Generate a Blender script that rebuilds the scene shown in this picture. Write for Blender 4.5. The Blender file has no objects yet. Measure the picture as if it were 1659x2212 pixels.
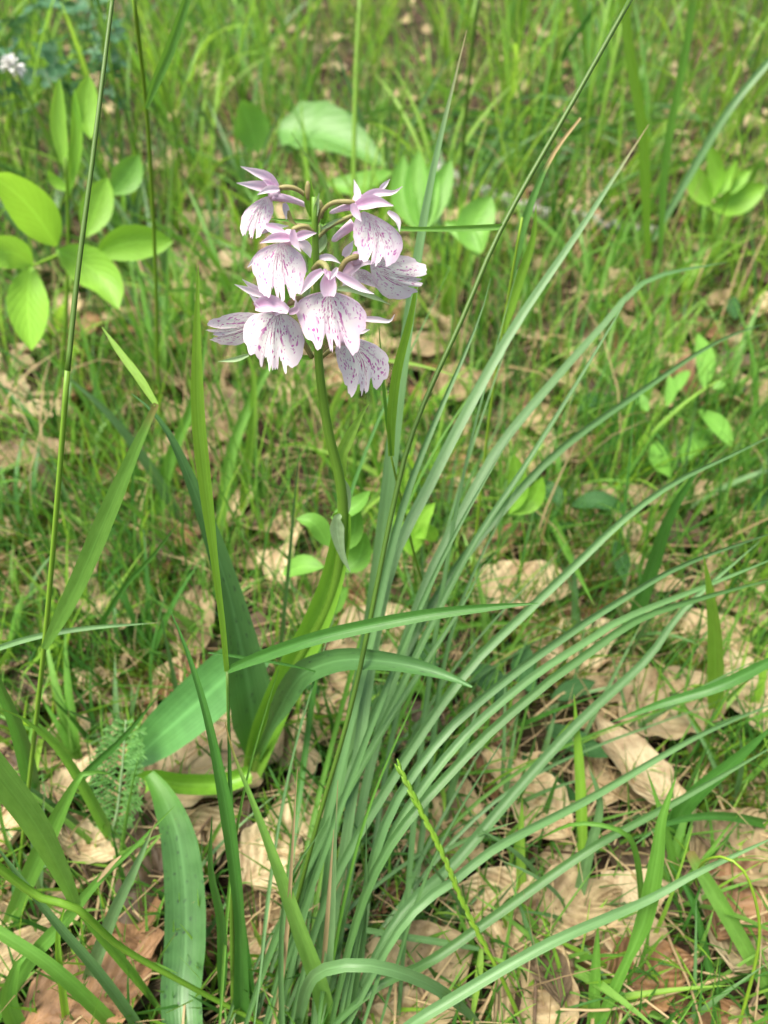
import bpy, math, random
from mathutils import Vector, Matrix, noise
sc = bpy.context.scene
COL = sc.collection
R = random.Random(7)
V = Vector

# ---------------------------------------------------------------- camera, world, sun, exposure
CAM_H, PITCH = 0.36, math.radians(43)
camd = bpy.data.cameras.new('camera'); cam = bpy.data.objects.new('camera', camd); COL.objects.link(cam)
cam.location = (0, 0, CAM_H); cam.rotation_euler = (math.pi/2 - PITCH, 0, 0)
camd.sensor_fit = 'VERTICAL'; camd.sensor_height = 36; camd.sensor_width = 27; camd.lens = 26
camd.clip_start = 0.005; camd.clip_end = 500
camd.dof.use_dof = True; camd.dof.focus_distance = 0.222; camd.dof.aperture_fstop = 11.5
sc.camera = cam
w = bpy.data.worlds.new('World'); sc.world = w; w.use_nodes = True
nt = w.node_tree; bg = nt.nodes['Background']
sky = nt.nodes.new('ShaderNodeTexSky'); sky.sky_type = 'NISHITA'; sky.sun_disc = False
SUN_EL, SUN_AZ = math.radians(70), math.radians(-110)      # azimuth from +Y towards +X
sky.sun_elevation = SUN_EL; sky.sun_rotation = SUN_AZ
sky.air_density = 1.0; sky.dust_density = 4.0; sky.ozone_density = 0.4
nt.links.new(sky.outputs[0], bg.inputs[0]); bg.inputs[1].default_value = 0.04
sl = bpy.data.lights.new('sun', 'SUN'); sl.energy = 1.5; sl.angle = math.radians(34); sl.color = (1, .955, .85)
so = bpy.data.objects.new('sun', sl); COL.objects.link(so)
sd = V((math.sin(SUN_AZ)*math.cos(SUN_EL), math.cos(SUN_AZ)*math.cos(SUN_EL), math.sin(SUN_EL)))
so.rotation_euler = (-sd).to_track_quat('-Z', 'Y').to_euler(); so.location = sd*5
vs = sc.view_settings; vs.view_transform = 'Standard'; vs.look = 'None'; vs.gamma = 1; vs.exposure = 2.4
vs.use_curve_mapping = False
sc.render.engine = 'CYCLES'; sc.cycles.max_bounces = 5; sc.cycles.diffuse_bounces = 3; sc.cycles.transmission_bounces = 4

# ---------------------------------------------------------------- photograph geometry
FPX = 26/36*2212
FWD = V((0, math.cos(PITCH), -math.sin(PITCH))); UP = V((0, math.sin(PITCH), math.cos(PITCH))); RT = V((1, 0, 0))
CAMP = V((0, 0, CAM_H))
def ray(px, py): return FWD + RT*((px-829.5)/FPX) - UP*((py-1106)/FPX)
def atY(px, py, Y):
    d = ray(px, py); return CAMP + d*(Y/d.y)
def atZ(px, py, z=0.0):
    d = ray(px, py); return CAMP + d*((z-CAM_H)/d.z)
def depth(p): return (p-CAMP).dot(FWD)
def pix(p):
    q = p-CAMP; z = q.dot(FWD)
    return (829.5+q.dot(RT)/z*FPX, 1106-q.dot(UP)/z*FPX)
def gz(x, y):
    return 0.006*noise.noise(V((x*9, y*9, 3.1))) + 0.003*noise.noise(V((x*30, y*30, 8.0)))

# ---------------------------------------------------------------- object helpers
def mesh(name, vs_, fs, uvs=None, rnd=None, mat=None, smooth=True):
    m = bpy.data.meshes.new(name); m.from_pydata([tuple(v) for v in vs_], [], fs)
    if uvs:
        lay = m.uv_layers.new(name='UVMap')
        li = [0]*len(m.loops); m.loops.foreach_get('vertex_index', li)
        flat = []
        for i in li: flat += uvs[i]
        lay.data.foreach_set('uv', flat)
    a = m.attributes.new('rnd', 'FLOAT', 'POINT')
    if rnd is None: rnd = R.random()
    a.data.foreach_set('value', rnd if isinstance(rnd, list) else [rnd]*len(vs_))
    if smooth: m.polygons.foreach_set('use_smooth', [True]*len(m.polygons))
    if mat: m.materials.append(mat)
    m.update(); return m
def link(name, me, parent=None, loc=None):
    o = bpy.data.objects.new(name, me); COL.objects.link(o)
    if loc is not None: o.location = loc
    if parent: o.parent = parent
    return o
def tag(o, label, cat, group=None, kind=None):
    if label: o['label'] = label
    if cat: o['category'] = cat
    if group: o['group'] = group
    if kind: o['kind'] = kind
    return o
def thing(name, label, cat, loc=(0, 0, 0), group=None):
    o = bpy.data.objects.new(name, None); COL.objects.link(o); o.location = loc; o.empty_display_size = .02
    return tag(o, label, cat, group)
class MB:                                         # collects vertices of one mesh
    def __init__(s): s.v = []; s.f = []; s.uv = []; s.r = []
    def add(s, g, r=None):
        n = len(s.v); v, f, uv = g
        s.v += v; s.f += [tuple(i+n for i in q) for q in f]; s.uv += uv
        s.r += [R.random() if r is None else r]*len(v)
    def build(s, name, mat, parent=None, loc=None, origin=None):
        if origin is not None: s.v = [V(v)-origin for v in s.v]
        return link(name, mesh(name, s.v, s.f, s.uv, s.r, mat), parent, loc)

def spline(pts, n):                               # Catmull-Rom through pts, n+1 samples spaced by length
    pts = [V(p) for p in pts]
    if len(pts) == 2: pts = [pts[0], (pts[0]+pts[1])/2, pts[1]]
    P = [2*pts[0]-pts[1]]+pts+[2*pts[-1]-pts[-2]]
    dense = []
    for i in range(1, len(P)-2):
        a, b, c, d = P[i-1:i+3]
        for k in range(12):
            t = k/12
            dense.append(.5*((2*b)+(c-a)*t+(2*a-5*b+4*c-d)*t*t+(3*b-a-3*c+d)*t*t*t))
    dense.append(pts[-1])
    L = [0]
    for i in range(1, len(dense)): L.append(L[-1]+(dense[i]-dense[i-1]).length)
    out = []; j = 0
    for k in range(n+1):
        s = L[-1]*k/n
        while j < len(L)-2 and L[j+1] < s: j += 1
        t = (s-L[j])/max(1e-9, L[j+1]-L[j]); out.append(dense[j].lerp(dense[j+1], min(1, t)))
    return out
def tangents(p):
    n = len(p)
    return [(p[min(i+1, n-1)]-p[max(i-1, 0)]).normalized() for i in range(n)]
def lin(ws, t):                                   # piecewise linear profile
    x = t*(len(ws)-1); i = min(int(x), len(ws)-2); return ws[i]+(ws[i+1]-ws[i])*(x-i)
def ribbon(path, width, nrm=None, cup=.25, twist=0, nu=3, vee=True, wave=0, wf=9, ph=0):
    """leaf or blade: path of points, width(t) in metres, normal turned to nrm (a vector or a point-to-vector function)"""
    n = len(path)-1; T = tangents(path); vs_, fs, uv = [], [], []
    for i, p in enumerate(path):
        t = i/n; N = nrm(p) if callable(nrm) else V(nrm)
        S = T[i].cross(N)
        if S.length < 1e-6: S = T[i].cross(V((.3, .5, .8)))
        S.normalize(); N = S.cross(T[i]).normalized()
        tw = twist(t) if callable(twist) else twist*t
        if tw:
            q = Matrix.Rotation(tw, 3, T[i]); S = q @ S; N = q @ N
        W = width(t)
        for k in range(nu):
            u = 2*k/(nu-1)-1
            h = abs(u) if vee else u*u
            vs_.append(p + S*(u*W/2) + N*(cup*W*(h-.5) + wave*W*abs(u)*math.sin(wf*t*6.283+ph+(1.7 if u > 0 else 0))))
            uv.append((k/(nu-1), t))
    for i in range(n):
        for k in range(nu-1):
            a = i*nu+k; fs.append((a, a+1, a+nu+1, a+nu))
    return vs_, fs, uv
def tube(path, rad, sides=6):
    n = len(path)-1; T = tangents(path); vs_, fs, uv = [], [], []
    A = T[0].cross(V((.21, .9, .37))).normalized()
    for i, p in enumerate(path):
        A = (A - T[i]*A.dot(T[i])).normalized(); B = T[i].cross(A); r = rad(i/n)
        for k in range(sides):
            a = 6.2832*k/sides; vs_.append(p+(A*math.cos(a)+B*math.sin(a))*r); uv.append((k/sides, i/n))
    for i in range(n):
        for k in range(sides):
            a = i*sides+k; b = i*sides+(k+1) % sides; fs.append((a, b, b+sides, a+sides))
    fs.append(tuple(reversed(range(sides)))); fs.append(tuple(range(n*sides, (n+1)*sides)))
    return vs_, fs, uv
def tocam(p): return (CAMP-p).normalized()

# ---------------------------------------------------------------- materials
class NT:
    def __init__(s, name):
        s.m = bpy.data.materials.new(name); s.m.use_nodes = True; s.t = s.m.node_tree; s.t.nodes.clear()
    def n(s, typ, **kw):
        x = s.t.nodes.new(typ)
        for k, v in kw.items(): setattr(x, k, v)
        return x
    def l(s, a, b): s.t.links.new(a, b)
    def math(s, op, a, b=None, c=None):
        x = s.n('ShaderNodeMath', operation=op)
        for i, v in enumerate((a, b, c)):
            if v is None: continue
            if isinstance(v, (int, float)): x.inputs[i].default_value = v
            else: s.l(v, x.inputs[i])
        return x.outputs[0]
    def ss(s, v, lo, hi, a=0., b=1.):
        x = s.n('ShaderNodeMapRange', interpolation_type='SMOOTHSTEP'); s.l(v, x.inputs[0])
        for i, q in enumerate((lo, hi, a, b)): x.inputs[i+1].default_value = q
        return x.outputs[0]
    def mix(s, f, a, b, blend='MIX'):
        x = s.n('ShaderNodeMix', data_type='RGBA', blend_type=blend)
        for i, v in ((0, f), (6, a), (7, b)):
            if isinstance(v, (int, float)): x.inputs[i].default_value = v
            elif isinstance(v, tuple): x.inputs[i].default_value = (*v, 1)
            else: s.l(v, x.inputs[i])
        return x.outputs[2]
    def noise(s, vec, scale, det=3, rough=.5, dist=0):
        x = s.n('ShaderNodeTexNoise'); x.inputs['Scale'].default_value = scale; x.inputs['Detail'].default_value = det
        x.inputs['Roughness'].default_value = rough; x.inputs['Distortion'].default_value = dist
        if vec is not None: s.l(vec, x.inputs['Vector'])
        return x.outputs['Fac']
    def comb(s, x_, y_, z_=0.):
        x = s.n('ShaderNodeCombineXYZ')
        for i, v in enumerate((x_, y_, z_)):
            if isinstance(v, (int, float)): x.inputs[i].default_value = v
            else: s.l(v, x.inputs[i])
        return x.outputs[0]
    def uv(s):
        a = s.n('ShaderNodeUVMap'); a.uv_map = 'UVMap'; b = s.n('ShaderNodeSeparateXYZ'); s.l(a.outputs[0], b.inputs[0])
        return b.outputs[0], b.outputs[1]
    def rnd(s):
        a = s.n('ShaderNodeAttribute', attribute_name='rnd'); o = s.n('ShaderNodeObjectInfo')
        return s.math('FRACT', s.math('ADD', a.outputs['Fac'], o.outputs['Random']))
    def obj(s): return s.n('ShaderNodeTexCoord').outputs['Object']
    def finish(s, col, trans=.3, tcol=None, rough=.5, spec=.4, bump=None, bstr=.3, bdist=.0003):
        p = s.n('ShaderNodeBsdfPrincipled'); s.l(col, p.inputs['Base Color'])
        if isinstance(rough, (int, float)): p.inputs['Roughness'].default_value = rough
        else: s.l(rough, p.inputs['Roughness'])
        p.inputs['Specular IOR Level'].default_value = spec
        out = s.n('ShaderNodeOutputMaterial'); nrm = None
        if bump is not None:
            b = s.n('ShaderNodeBump'); b.inputs['Strength'].default_value = bstr; b.inputs['Distance'].default_value = bdist
            s.l(bump, b.inputs['Height']); s.l(b.outputs[0], p.inputs['Normal']); nrm = b
        if trans:
            t = s.n('ShaderNodeBsdfTranslucent'); mx = s.n('ShaderNodeMixShader'); mx.inputs[0].default_value = trans
            s.l(tcol if tcol is not None else col, t.inputs[0])
            s.l(p.outputs[0], mx.inputs[1]); s.l(t.outputs[0], mx.inputs[2]); s.l(mx.outputs[0], out.inputs[0])
        else: s.l(p.outputs[0], out.inputs[0])
        return s.m

def blade_mat(name, cols, trans=.35, rough=.42, spec=.5, stripes=9, tip=None, tipat=.9, spots=False, midrib=.25, base=None):
    s = NT(name); u, v = s.uv(); r = s.rnd(); ob = s.obj()
    c = s.mix(s.ss(r, .0, .6), cols[0], cols[1])
    if len(cols) > 2: c = s.mix(s.ss(r, .55, 1.), c, cols[2])
    nz = s.noise(s.comb(s.math('MULTIPLY', u, 3.), s.math('MULTIPLY', v, 14.), s.math('MULTIPLY', r, 37.)), 1., 4, .6)
    c = s.mix(s.ss(nz, .3, .75, .0, .45), c, tuple(x*.62 for x in cols[0]))
    st = s.math('SINE', s.math('MULTIPLY', u, 6.2832*stripes))
    fine = s.noise(s.comb(s.math('MULTIPLY', u, 40.), s.math('MULTIPLY', v, 2.), r), 1., 2)
    c = s.mix(s.math('MULTIPLY', s.ss(fine, .35, .7), .28), c, tuple(min(1, x*1.5+.012) for x in cols[1]))
    mid = s.ss(s.math('ABSOLUTE', s.math('SUBTRACT', u, .5)), .0, .07, 1., 0.)
    c = s.mix(s.math('MULTIPLY', mid, midrib), c, tuple(min(1, x*1.7+.03) for x in cols[1]))
    if base: c = s.mix(s.ss(v, .0, .3, 1., 0.), c, base)
    if tip:
        c = s.mix(s.ss(s.math('ADD', v, s.math('MULTIPLY', s.math('SUBTRACT', r, .5), .25)), tipat-.06, tipat+.05), c, tip)
    if spots:
        vo = s.n('ShaderNodeTexVoronoi'); vo.inputs['Scale'].default_value = 1.; vo.inputs['Randomness'].default_value = .9
        dn = s.noise(ob, 500., 2)
        s.l(s.comb(s.math('ADD', s.math('MULTIPLY', u, 6.), s.math('MULTIPLY', dn, .5)), s.math('ADD', s.math('MULTIPLY', v, 30.), s.math('MULTIPLY', dn, .7)), r), vo.inputs['Vector'])
        sep = s.n('ShaderNodeSeparateColor'); s.l(vo.outputs['Color'], sep.inputs[0])
        m = s.math('MULTIPLY', s.ss(vo.outputs['Distance'], .1, .34, 1., 0.), s.ss(sep.outputs[0], .4, .46))
        m = s.math('MULTIPLY', m, s.ss(v, .1, .3))
        c = s.mix(s.math('MULTIPLY', m, s.ss(s.noise(ob, 900., 2), .3, .6, .2, .8)), c, (.032, .045, .036))
    tc = s.mix(.5, c, tuple(min(1, x*f) for x, f in zip(cols[1], (1.8, 1.6, .8))))
    return s.finish(c, trans, tc, rough, spec, s.math('ADD', s.math('MULTIPLY', st, .22), s.math('MULTIPLY', fine, 1.)), .35, .0002)

M = {}
M['sedge'] = blade_mat('glaucous_blade', [(.088, .20, .058), (.13, .265, .09), (.18, .315, .13)], .28, .42, .5, 7, tip=(.34, .25, .12), tipat=1.04)
M['deep_sedge'] = blade_mat('deep_glaucous_blade', [(.06, .15, .035), (.085, .195, .05), (.11, .23, .08)], .28, .42, .5, 7)
M['green'] = blade_mat('green_blade', [(.105, .27, .034), (.15, .35, .048), (.23, .43, .085)], .42, .42, .45, 8, tip=(.30, .22, .08), tipat=1.02)
M['bright'] = blade_mat('bright_blade', [(.19, .39, .035), (.24, .45, .05), (.31, .51, .09)], .46, .42, .4, 8)
M['deep'] = blade_mat('deep_green_blade', [(.045, .155, .022), (.065, .20, .03)], .35, .38, .5, 8)
M['drytip'] = blade_mat('dry_tip_blade', [(.09, .24, .05), (.12, .29, .06)], .35, .45, .4, 7, tip=(.58, .42, .2), tipat=.72)
M['spotblade'] = blade_mat('yellow_patch_blade', [(.09, .23, .03), (.12, .28, .04)], .35, .45, .4, 7)
M['plain_leaf'] = blade_mat('plain_orchid_leaf', [(.075, .225, .05), (.10, .28, .07)], .25, .36, .55, 11, midrib=.5)
M['orchid_leaf'] = blade_mat('orchid_leaf', [(.06, .165, .04), (.085, .21, .058)], .25, .4, .5, 11, spots=True, midrib=.45, base=(.10, .27, .03))
M['sheath'] = blade_mat('orchid_sheath', [(.15, .36, .03), (.19, .41, .04)], .32, .42, .45, 9)
M['bract'] = blade_mat('pale_bract', [(.30, .45, .22), (.36, .50, .27)], .35, .5, .3, 5)
M['culm'] = blade_mat('culm', [(.17, .33, .022), (.23, .38, .028), (.14, .28, .025)], .1, .4, .4, 5)
M['darkculm'] = blade_mat('dark_culm', [(.06, .125, .012), (.08, .16, .016)], .05, .4, .4, 5)
M['stem'] = blade_mat('orchid_stem', [(.12, .25, .022), (.15, .30, .03)], .05, .38, .45, 6)
M['straw'] = blade_mat('straw', [(.34, .24, .12), (.50, .38, .21), (.22, .14, .07)], .2, .6, .25, 4)
M['moss'] = blade_mat('moss', [(.10, .15, .015), (.17, .21, .02), (.07, .13, .02)], .3, .7, .15, 2)
M['yarrow'] = blade_mat('yarrow', [(.10, .27, .06), (.14, .32, .08)], .3, .5, .3, 2, midrib=.1)
M['clover'] = blade_mat('clover', [(.055, .16, .07), (.08, .2, .09)], .3, .5, .35, 3, midrib=.4)
M['ovary'] = blade_mat('ovary', [(.33, .27, .11), (.30, .30, .11)], .2, .45, .4, 3)

def broad_mat(name, c0, c1, trans, rough=.45):
    s = NT(name); u, v = s.uv(); r = s.rnd()
    au = s.math('ABSOLUTE', s.math('SUBTRACT', u, .5))
    vein = s.math('SINE', s.math('MULTIPLY', s.math('SUBTRACT', v, s.math('MULTIPLY', au, .9)), 6.2832*8))
    vm = s.ss(vein, .86, 1.)
    c = s.mix(s.ss(r, 0., 1.), c0, c1)
    nz = s.noise(s.comb(s.math('MULTIPLY', u, 4.), s.math('MULTIPLY', v, 6.), s.math('MULTIPLY', r, 9.)), 1., 4)
    c = s.mix(s.ss(nz, .35, .8, 0., .4), c, tuple(x*.7 for x in c0))
    mid = s.ss(au, .0, .05, 1., 0.)
    c = s.mix(s.math('MULTIPLY', s.math('MAXIMUM', mid, s.math('MULTIPLY', vm, .5)), .35), c, tuple(min(1, x*1.6+.02) for x in c1))
    tc = s.mix(.5, c, tuple(min(1, x*f) for x, f in zip(c1, (1.7, 1.5, .7))))
    return s.finish(c, trans, tc, rough, .4, s.math('ADD', vein, s.math('MULTIPLY', nz, 2.)), .25, .0003)
M['lime_leaf'] = broad_mat('lime_leaf', (.25, .52, .05), (.30, .58, .07), .45)
M['mid_leaf'] = broad_mat('mid_leaf', (.16, .38, .055), (.20, .44, .07), .4)
M['soft_leaf'] = broad_mat('soft_leaf', (.12, .29, .06), (.15, .33, .075), .3)
M['dark_leaf'] = broad_mat('dark_leaf', (.022, .085, .016), (.032, .115, .022), .2, .7)

def litter_mat(name, c0, c1, dark, trans=.12):
    s = NT(name); u, v = s.uv(); r = s.rnd()
    au = s.math('ABSOLUTE', s.math('SUBTRACT', u, .5))
    q = s.comb(s.math('ADD', u, s.math('MULTIPLY', r, 17.)), s.math('MULTIPLY', v, 1.5), s.math('MULTIPLY', r, 5.))
    nz = s.noise(q, 3.2, 6, .62); n2 = s.noise(q, 22., 4, .7); n3 = s.noise(q, 1.5, 2)
    vein = s.math('SINE', s.math('MULTIPLY', s.math('SUBTRACT', v, s.math('MULTIPLY', au, .75)), 6.2832*8))
    vm = s.ss(vein, .9, 1.)
    c = s.mix(r, c0, c1)
    c = s.mix(s.ss(nz, .40, .66, 0., .85), c, dark)
    c = s.mix(s.ss(n2, .5, .8, 0., .4), c, tuple(x*.55 for x in dark))
    c = s.mix(s.ss(n3, .5, .75, 0., .35), c, tuple(min(1, x*1.25) for x in c0))
    vv = s.math('ADD', s.math('MULTIPLY', s.math('FRACT', s.math('MULTIPLY', r, 7.31)), .5), .7)
    c = s.mix(1., c, s.comb(vv, vv, vv), 'MULTIPLY')
    mid = s.ss(au, .004, .03, 1., 0.)
    c = s.mix(s.math('MULTIPLY', s.math('MAXIMUM', mid, vm), .5), c, tuple(x*.72 for x in c1))
    sp = s.ss(s.noise(q, 38., 1), .71, .76)
    c = s.mix(s.math('MULTIPLY', sp, .8), c, tuple(x*.3 for x in dark))
    return s.finish(c, trans, None, .58, .3, s.math('ADD', s.math('MULTIPLY', vein, .8), s.math('ADD', s.math('MULTIPLY', nz, 3.), n2)), .5, .0006)
M['pale_litter'] = litter_mat('pale_litter', (.58, .47, .285), (.51, .395, .22), (.29, .19, .10))
M['tan_litter'] = litter_mat('tan_litter', (.44, .34, .185), (.35, .265, .135), (.16, .10, .05))
M['copper_litter'] = litter_mat('copper_litter', (.30, .17, .085), (.25, .135, .06), (.11, .06, .03))
M['brown_litter'] = litter_mat('brown_litter', (.14, .098, .058), (.10, .067, .038), (.045, .03, .018))

def soil_mat():
    s = NT('soil'); ob = s.obj()
    a = s.noise(ob, 18., 6, .65); b = s.noise(ob, 140., 5, .7)
    c = s.mix(s.ss(a, .35, .7), (.016, .010, .007), (.055, .034, .02))
    c = s.mix(s.ss(b, .5, .75, 0., .7), c, (.17, .115, .06))
    c = s.mix(s.ss(s.noise(ob, 5., 3), .5, .7, 0., .5), c, (.06, .09, .018))
    return s.finish(c, 0, None, .9, .15, s.math('ADD', s.math('MULTIPLY', a, .6), b), .9, .004)
M['soil'] = soil_mat()
def bark_mat():
    s = NT('lichen_bark'); ob = s.obj()
    a = s.noise(ob, 60., 5, .65); b = s.noise(ob, 240., 3)
    c = s.mix(s.ss(a, .42, .58), (.10, .075, .055), (.42, .42, .38))
    c = s.mix(s.ss(b, .5, .8, 0., .5), c, (.17, .2, .07))
    return s.finish(c, 0, None, .85, .2, s.math('ADD', a, b), .8, .002)
M['bark'] = bark_mat()
def twig_mat():
    s = NT('twig'); u, v = s.uv(); r = s.rnd()
    c = s.mix(r, (.10, .065, .04), (.24, .17, .11))
    c = s.mix(s.ss(s.noise(s.obj(), 300., 3), .4, .8, 0., .6), c, (.05, .03, .02))
    return s.finish(c, 0, None, .8, .2)
M['twig'] = twig_mat()

def lip_mat(name, edge, body):
    s = NT(name); u, v = s.uv(); r = s.rnd()
    sx = s.math('SUBTRACT', s.math('MULTIPLY', u, 2.), 1.)
    ax = s.math('ABSOLUTE', sx)
    c = s.mix(s.ss(s.math('MAXIMUM', s.math('MULTIPLY', ax, s.ss(v, .0, .4)), s.math('SUBTRACT', v, .12)), .5, .98), body, edge)
    c = s.mix(s.ss(v, .0, .16, .75, 0.), c, (.86, .66, .86))
    wob = s.noise(s.comb(s.math('MULTIPLY', u, 9.), s.math('MULTIPLY', v, 5.), s.math('MULTIPLY', r, 20.)), 1., 2)
    uu = s.math('ADD', u, s.math('MULTIPLY', s.math('SUBTRACT', wob, .5), .09))
    def dash(su, sv, off, lo, hi, lim):
        vo = s.n('ShaderNodeTexVoronoi'); vo.inputs['Randomness'].default_value = .85; vo.inputs['Scale'].default_value = 1.
        s.l(s.comb(s.math('MULTIPLY', uu, su), s.math('MULTIPLY', v, sv), s.math('ADD', s.math('MULTIPLY', r, 31.), off)), vo.inputs['Vector'])
        sep = s.n('ShaderNodeSeparateColor'); s.l(vo.outputs['Color'], sep.inputs[0])
        return s.math('MULTIPLY', s.ss(vo.outputs['Distance'], lo, hi, 1., 0.), s.ss(sep.outputs[0], lim, lim+.05))
    d1 = s.math('MULTIPLY', dash(36., 11., .0, .25, .33, .15), s.ss(ax, .45, .9, 1., .6))
    d2 = s.math('MULTIPLY', dash(50., 21., 5., .2, .32, .45), .85)
    # long streaks near the throat
    ln = s.ss(s.math('SINE', s.math('MULTIPLY', uu, 6.2832*12.)), .55, .85)
    ln = s.math('MULTIPLY', ln, s.ss(s.noise(s.comb(s.math('MULTIPLY', uu, 13.), s.math('MULTIPLY', v, 9.), s.math('MULTIPLY', r, 50.)), 1., 1), .42, .48))
    ln = s.math('MULTIPLY', ln, s.math('MULTIPLY', s.ss(v, .55, .86, 1., 0.), s.ss(ax, .4, .7, 1., 0.)))
    ln = s.math('MULTIPLY', ln, s.ss(v, .05, .16))
    k = s.math('MAXIMUM', s.math('MAXIMUM', d1, ln), d2)
    k = s.math('MULTIPLY', k, s.math('MULTIPLY', s.ss(v, .86, .97, 1., .15), s.ss(ax, .86, .99, 1., .1)))
    c = s.mix(s.math('MULTIPLY', k, .95), c, s.mix(s.ss(ax, .1, .8), (.40, .035, .24), (.54, .15, .47)))
    bm = s.noise(s.comb(s.math('MULTIPLY', u, 22.), s.math('MULTIPLY', v, 5.), r), 1., 3)
    return s.finish(c, .28, c, .5, .25, bm, .35, .0006)
M['lip'] = lip_mat('lip', (.77, .56, .695), (.80, .755, .745))
M['lip_white'] = lip_mat('white_lip', (.79, .66, .73), (.81, .785, .75))
def petal_mat(name, c0, c1):
    s = NT(name); u, v = s.uv(); r = s.rnd()
    c = s.mix(s.ss(v, .1, .9), c0, c1)
    c = s.mix(s.ss(s.math('ABSOLUTE', s.math('SUBTRACT', u, .5)), .22, .5, 0., .5), c, (.86, .76, .86))
    f = s.noise(s.comb(s.math('MULTIPLY', u, 14.), s.math('MULTIPLY', v, 2.5), s.math('MULTIPLY', r, 9.)), 1., 3)
    c = s.mix(s.ss(f, .45, .75, 0., .35), c, tuple(x*.86 for x in c0))
    return s.finish(c, .3, c, .5, .25, f, .35, .0005)
M['sepal'] = petal_mat('sepal', (.84, .59, .75), (.87, .75, .81))
M['hood'] = petal_mat('hood', (.82, .51, .71), (.86, .67, .78))
M['pale_sepal'] = petal_mat('pale_sepal', (.82, .68, .77), (.85, .79, .80))
M['white_flower'] = petal_mat('white_flower', (.8, .8, .74), (.82, .82, .78))

# ---------------------------------------------------------------- the setting: ground sheet
def axis(lo, hi, step, far):
    a = []; x = lo
    while x < hi+1e-6: a.append(x); x += step
    out = []; d = step
    x = hi
    while x < far: d *= 1.6; x += d; out.append(x)
    left = []; d = step; x = lo
    while x > -far: d *= 1.6; x -= d; left.append(x)
    return left[::-1]+a+out
xs, ys = axis(-1.6, 1.6, .02, 90), axis(-.4, 3.0, .02, 90)
gv = [(x, y, gz(x, y)-.003 if abs(x) < 3 and abs(y) < 5 else -.003) for y in ys for x in xs]
nx = len(xs)
gf = [(j*nx+i, j*nx+i+1, (j+1)*nx+i+1, (j+1)*nx+i) for j in range(len(ys)-1) for i in range(nx-1)]
tag(link('ground', mesh('ground', gv, gf, None, .5, M['soil'])), 'dark woodland soil under the leaf litter and grass', 'ground', None, 'structure')

# ---------------------------------------------------------------- landmarks for telling repeats apart
LM = [((680, 600), 'behind the orchid flowers'), ((540, 1690), 'at the foot of the spotted orchid'), ((120, 560), 'by the lime seedling'),
      ((265, 1680), 'by the feathery yarrow leaf'), ((400, 2000), "by the bent orchid leaf"), ((720, 300), 'by the heart shaped leaf'),
      ((1090, 430), 'by the grey lichened branch'), ((1580, 400), 'by the lime sprout'), ((1230, 1640), 'by the dark pea leaves'),
      ((1500, 1000), 'beyond the arching blades'), ((1420, 1900), 'by the broad bright blade'), ((90, 100), 'by the blue-green clover clump'),
      ((150, 1250), 'by the wide folded blade'), ((660, 1180), "behind the orchid's sheathing leaf"), ((900, 1950), 'under the blue-green tussock'),
      ((1550, 2000), 'by the curled tendril'), ((1400, 80), 'at the far right'), ((560, 60), 'far behind the flowers'),
      ((330, 1000), 'behind the spotted leaf tip'), ((40, 1950), 'in the near left corner'), ((1250, 2150), 'along the bottom edge'),
      ((1300, 700), 'behind the upper arching blades'), ((1000, 150), 'near the tall dark culm'), ((40, 1000), 'below the lime seedling')]
def where(p):
    x, y = pix(p)
    return min(LM, key=lambda q: (q[0][0]-x)**2+(q[0][1]-y)**2)[1]

# ---------------------------------------------------------------- leaf litter
def leaf_geo(rng, L, W, nu=7, nv=12, ribs=0., curl=None, roll=None, cut=(0., 1.), torn=.10):
    curl = rng.uniform(-1.0, 1.3) if curl is None else curl
    roll = rng.uniform(-.9, 1.4) if roll is None else roll
    tws = rng.uniform(-.7, .7); skew = rng.uniform(-.12, .12); asym = rng.uniform(.8, 1.15)
    pk = rng.uniform(.75, 1.0); s0 = rng.uniform(0, 100)
    vs_, fs, uv = [], [], []
    y = z = 0.; ang = -curl*.5
    rows = []
    for j in range(nv+1):
        v = cut[0]+(cut[1]-cut[0])*j/nv
        wv = max(.015, (math.sin(math.pi*min(1, max(0, v**pk)))**.75))*W/2
        a = ang+curl*v
        rows.append((y, z, a, wv, v)); y += math.cos(a)*L/nv*(cut[1]-cut[0]); z += math.sin(a)*L/nv*(cut[1]-cut[0])
    for j, (y, z, a, wv, v) in enumerate(rows):
        for k in range(nu):
            u = 2*k/(nu-1)-1
            e = 1+((torn*noise.noise(V((s0, v*9, u*1.2)))-torn*1.6*max(0, noise.noise(V((s0+9, v*5, u*1.2)))-.1)) if abs(u) > .9 else 0)
            jag = 0
            if (j == 0 and cut[0] > 0) or (j == nv and cut[1] < 1): jag = .16*L*noise.noise(V((s0, u*2.3, j)))
            ww = wv*(asym if u > 0 else 1)*e
            ra = u*roll*.6*(1+.3*noise.noise(V((s0, v*3, 4))))
            xo = math.sin(ra)/max(.2, abs(roll*.6))*ww if abs(roll) > .05 else u*ww
            zo = (1-math.cos(ra))/max(.2, abs(roll*.6))*ww if abs(roll) > .05 else 0
            zo += abs(u)*ww*.12 + ribs*math.sin(6.2832*8*(v-.375*abs(u)))*min(1, abs(u)*3)
            zo += .10*W*noise.noise(V((s0+u*1.1, v*2.6, 1.5)))+.035*W*noise.noise(V((s0+u*3, v*7, 7.5)))
            th = tws*(v-.5)
            x2 = xo*math.cos(th)-zo*math.sin(th); z2 = xo*math.sin(th)+zo*math.cos(th)
            vs_.append(V((x2+skew*L*math.sin(v*3), y+jag-z2*math.sin(a)-L/2, z+z2*math.cos(a))))
            uv.append((k/(nu-1), v))
    for j in range(nv):
        for k in range(nu-1):
            a = j*nu+k; fs.append((a, a+1, a+nu+1, a+nu))
    mz = min(p.z for p in vs_)
    for p in vs_: p.z -= mz
    return vs_, fs, uv
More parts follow.
